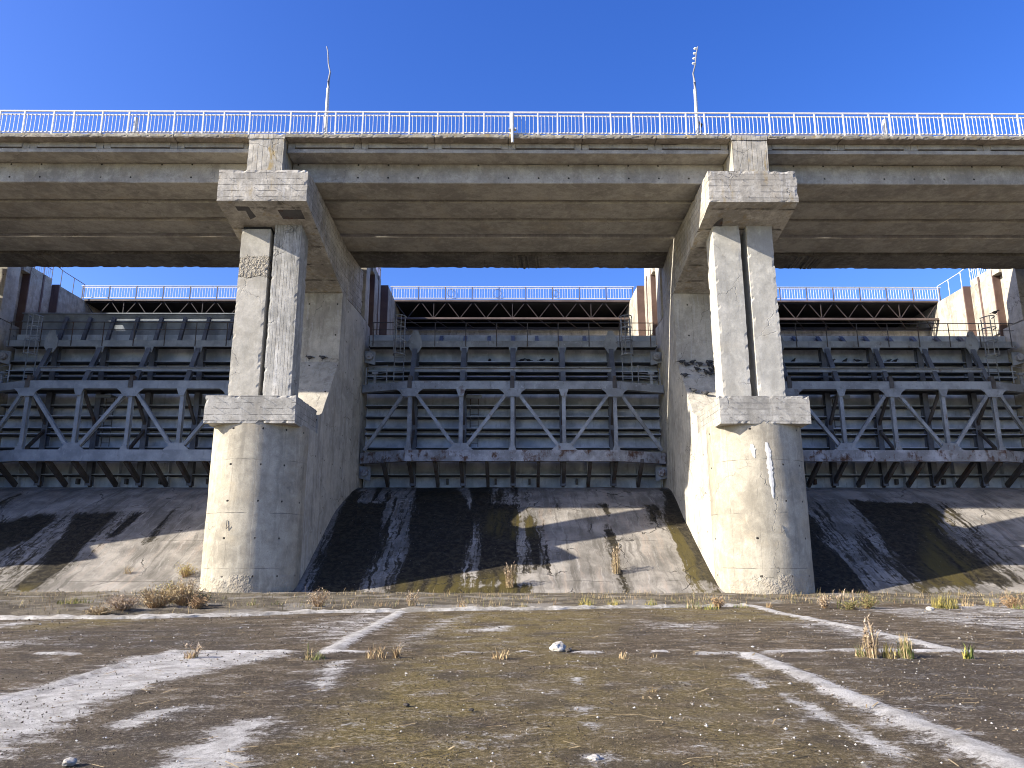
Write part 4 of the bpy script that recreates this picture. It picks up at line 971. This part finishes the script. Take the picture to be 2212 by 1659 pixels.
for k in range(2200):
    y = 4.2 * (24 / 4.2) ** rr.random(); x = rr.uniform(-.78, .78) * y
    if rr.random() > .45 + .9 * noise.noise(Vector((x * .6, y * .6, 1))) + .25 * (x > 4): continue
    r = rr.uniform(.003, .009) * (1 + y / 14) * (1.8 if rr.random() < .08 else 1)
    pb.add([(x + a * r * rr.uniform(.6, 1.4), y + b * r * rr.uniform(.6, 1.4), .008 + c * r * .7) for a, b, c in octa], of)
db = MB()
for k in range(16000):
    y = 4.2 * (22 / 4.2) ** rr.random(); x = rr.uniform(-.76, .76) * y
    if rr.random() > .55 + .8 * noise.noise(Vector((x * .5, y * .5, 21))): continue
    q = rr.uniform(.002, .006) * (1 + y / 8)
    db.add([(x + a * q * rr.uniform(.5, 1.6), y + b * q * rr.uniform(.5, 1.6), .004 + c * q * .8) for a, b, c in octa], of)
gd = G('grit_mix'); go = gd.coord(False); gd.done(gd.mix(gd.step(gd.noise(go, 3.5, 3), .45, .55), (.05, .038, .026), (.20, .155, .10)), .9)
o = db.build('grit', gd.m, None, sheared=False); tag(o, 'brown grit and crumbs lying on the apron', 'grit', kind='stuff')
gm = G('pebble_mix'); oi = gm.coord(False); gm.done(gm.mix(gm.step(gm.noise(gm.vmap(oi, (1, 1, 1)), 2.5, 2), .4, .6), (.30, .28, .25), (.55, .53, .5)), .9)
o = pb.build('gravel', gm.m, None, sheared=False); tag(o, 'scattered small pale pebbles on the brown apron', 'gravel', kind='stuff')
v, f, mi = [], [], []
for k in range(1100):
    y = 4.2 * (24 / 4.2) ** rr.random(); x = rr.uniform(-.78, .78) * y
    if rr.random() > .42 + .8 * noise.noise(Vector((x * .4, y * .5, 7))): continue
    L = rr.uniform(.02, .07) * (1 + y / 12); az = rr.gauss(0, .5) if rr.random() < .7 else rr.uniform(0, 3.14); dx, dy = math.cos(az) * L, math.sin(az) * L; w = rr.uniform(.003, .006) * (1 + y / 16); b = len(v); z = .022
    v += [(x - dx - dy / L * w, y - dy + dx / L * w, z), (x - dx + dy / L * w, y - dy - dx / L * w, z), (x + dx + dy / L * w, y + dy - dx / L * w, z + .012), (x + dx - dy / L * w, y + dy + dx / L * w, z + .012)]; f.append((b, b + 1, b + 2, b + 3)); mi.append(0 if rr.random() < .72 else 1)
me = bpy.data.meshes.new('straw_litter'); me.from_pydata(v, [], f); me.materials.append(V['straw']); me.materials.append(darkm); me.polygons.foreach_set('material_index', mi)
o = bpy.data.objects.new('straw_litter', me); C.objects.link(o); tag(o, 'loose broken straws scattered over the apron', 'litter', kind='stuff')

# ------------------------------------------------------------------ pigeons
def pigeon_mesh():
    spine = [(.17, .03, .008), (.15, .045, .02), (.125, .06, .032), (.10, .055, .034), (.085, .03, .036), (.06, .005, .058), (.01, -.02, .078), (-.05, -.02, .075), (-.10, -.015, .055), (-.15, -.02, .036), (-.20, -.03, .028), (-.25, -.04, .02)]
    m = MB(); n = 10; b = 0
    for i, (x, z, r) in enumerate(spine):
        fl = .55 if i > 8 else 1.0
        m.v += [Vector((x, r * (1.0 if i < 9 else 1.5) * math.cos(2 * math.pi * k / n), z + .17 + (r * .95 if i < 9 else .012) * math.sin(2 * math.pi * k / n))) for k in range(n)]
    for i in range(len(spine) - 1):
        for k in range(n): m.f.append((i * n + k, i * n + (k + 1) % n, (i + 1) * n + (k + 1) % n, (i + 1) * n + k))
    m.f.append(tuple(range(n))); m.f.append(tuple(range(len(spine) * n - n, len(spine) * n)))
    m.tube([(.16, 0, .2), (.195, 0, .192)], [.012, .003], 5)
    for s in (-1, 1): m.tube([(0, s * .025, .11), (.005, s * .028, .05), (.03, s * .03, .0)], [.014, .007, .006], 5)
    return m
pm_d = plain('dark_pigeon', (.035, .037, .045), .7, .4, 30); pm_l = plain('pale_pigeon', (.5, .5, .5), .7, .3, 20)
proto = pigeon_mesh().build('pigeon', pm_d, None, smooth=True, sheared=False, origin=Vector((0, 0, 0)))
light = pigeon_mesh().build('pigeon', pm_l, None, smooth=True, sheared=False, origin=Vector((0, 0, 0)))
used = {'d': False, 'l': False}
def bird(p, az, label, group, pale=False):
    k = 'l' if pale else 'd'; src = light if pale else proto
    if not used[k]: o = src; used[k] = True
    else: o = src.copy(); C.objects.link(o)
    o.location = p; o.rotation_euler = (0, rng.uniform(-.1, .15), az); o.scale = (1.15,) * 3; tag(o, label, 'pigeon', group)
def on_haunch(u, v):
    d = ray(u, v)
    for i in range(2800, 4200):
        t = i / 100.; y, z = d[1] * t, EYE + d[2] * t
        if 31.7 <= y and z <= max(7.4, 7.6 + (y - 32.3) * 1.14): return Vector((d[0] * t, y, z))
    return None
bz = [(300, 1070), (318, 1092), (300, 1133), (357, 1113), (426, 1063), (425, 1095), (485, 1113), (580, 1068), (584, 1094), (573, 1116), (652, 1112), (612, 1140), (632, 1155), (465, 1160), (545, 1187), (600, 1172), (590, 1204), (348, 1218), (425, 1362), (548, 1388)]
for x, y in bz:
    p = on_haunch((1620 + x / 3.77) * .864, (620 + (y + 10) / 3.77) * .864)
    if p and abs(p.x - 10.1) < 1.75 and p.y < 34.9: bird(p + Vector((0, -.03, -.02)), rng.choice([math.pi - .4, 2.6, .3, -2.6]), 'dark pigeon perched on the sloping ledge behind the right pier columns', 'pigeons on the right pier ledge')
for x, l in ((205, 'left one of two dark pigeons on the ledge of the left pier'), (330, 'right one of two dark pigeons on the ledge of the left pier')):
    p = on_haunch((720 + x / 3.77) * .864, (640 + 990 / 3.77) * .864)
    if p is None: p = Vector((at((720 + x / 3.77) * .864, 780, Y=35.0).x, 34.9, 10.56))
    bird(p + Vector((0, -.1, -.02)), 2.9, l, 'pigeons on the left pier ledge')
def rib_bird(u, z, lab, grp, pale=False): q = at(u, 786, Y=40.7); bird(Vector((q.x, 40.68, z + .035)), rng.choice([0.2, 2.9, -1.3, 1.6]), lab, grp, pale)
for x, in [(775,), (950,), (978,), (1052,), (1104,)]: rib_bird((860 + x / 2.127) * .864, 12.0, 'dark pigeon on the upper rib of the middle gate', 'pigeons on the middle gate')
for x in (92, 392, 462, 578, 690, 880, 995, 1050): rib_bird((1960 + x / 3.77) * .864, 12.0, 'dark pigeon on the highest rib of the right gate', 'pigeons on the right gate rib')
for x in (340, 395, 490, 545): rib_bird((2260 + x / 3.77) * .864, 11.45, 'dark pigeon on the lower rib of the right gate', 'pigeons on the lower right gate rib')
rib_bird((2260 + 445 / 3.77) * .864, 11.45, 'single pale pigeon among dark ones on the right gate', None, True)
q = at((1660 + 1727 / 2.127) * .864, (760 + 88 / 2.127) * .864, Y=38.95); bird(Vector((shear(26.48 + .25, 39), 38.93, 14.37)), -.5, 'dark pigeon on top of the ladder cage of the right gate', None)

# ------------------------------------------------------------------ light, sky, camera
SUN = Vector((1, .305, -.55)).normalized()
sd = bpy.data.lights.new('sun', 'SUN'); sd.energy = 4.9; sd.angle = R(.53); sd.color = (1.0, .92, .79)
so = bpy.data.objects.new('sun', sd); C.objects.link(so); so.rotation_euler = SUN.to_track_quat('-Z', 'Y').to_euler()
el = math.asin(-SUN.z); az = math.atan2(-SUN.x, -SUN.y)       # azimuth of the sun from +Y, clockwise seen from above
w = bpy.data.worlds.new('World'); scene.world = w; w.use_nodes = True; nt = w.node_tree
bg = nt.nodes['Background']; sky = nt.nodes.new('ShaderNodeTexSky'); sky.sky_type = 'NISHITA'; sky.sun_disc = False
sky.sun_elevation = el; sky.sun_rotation = az; sky.air_density = 1.0; sky.dust_density = 1.0; sky.ozone_density = 3.0; sky.altitude = 0
hs = nt.nodes.new('ShaderNodeHueSaturation'); hs.inputs['Saturation'].default_value = 1.32; hs.inputs['Hue'].default_value = .523
nt.links.new(sky.outputs[0], hs.inputs['Color']); nt.links.new(hs.outputs[0], bg.inputs[0]); bg.inputs[1].default_value = .12
cd = bpy.data.cameras.new('camera'); cam = bpy.data.objects.new('camera', cd); C.objects.link(cam)
cd.sensor_width = 36; cd.lens = 36 * F / 2212; cd.clip_end = 2000; cam.location = (0, 0, EYE); cam.rotation_euler = (math.pi / 2 + TH, 0, YAW)
scene.camera = cam
scene.view_settings.view_transform = 'Standard'; scene.view_settings.look = 'None'; scene.view_settings.exposure = 1.25; scene.view_settings.gamma = 1
scene.cycles.filter_width = 1.05; scene.cycles.max_bounces = 8; scene.cycles.diffuse_bounces = 5
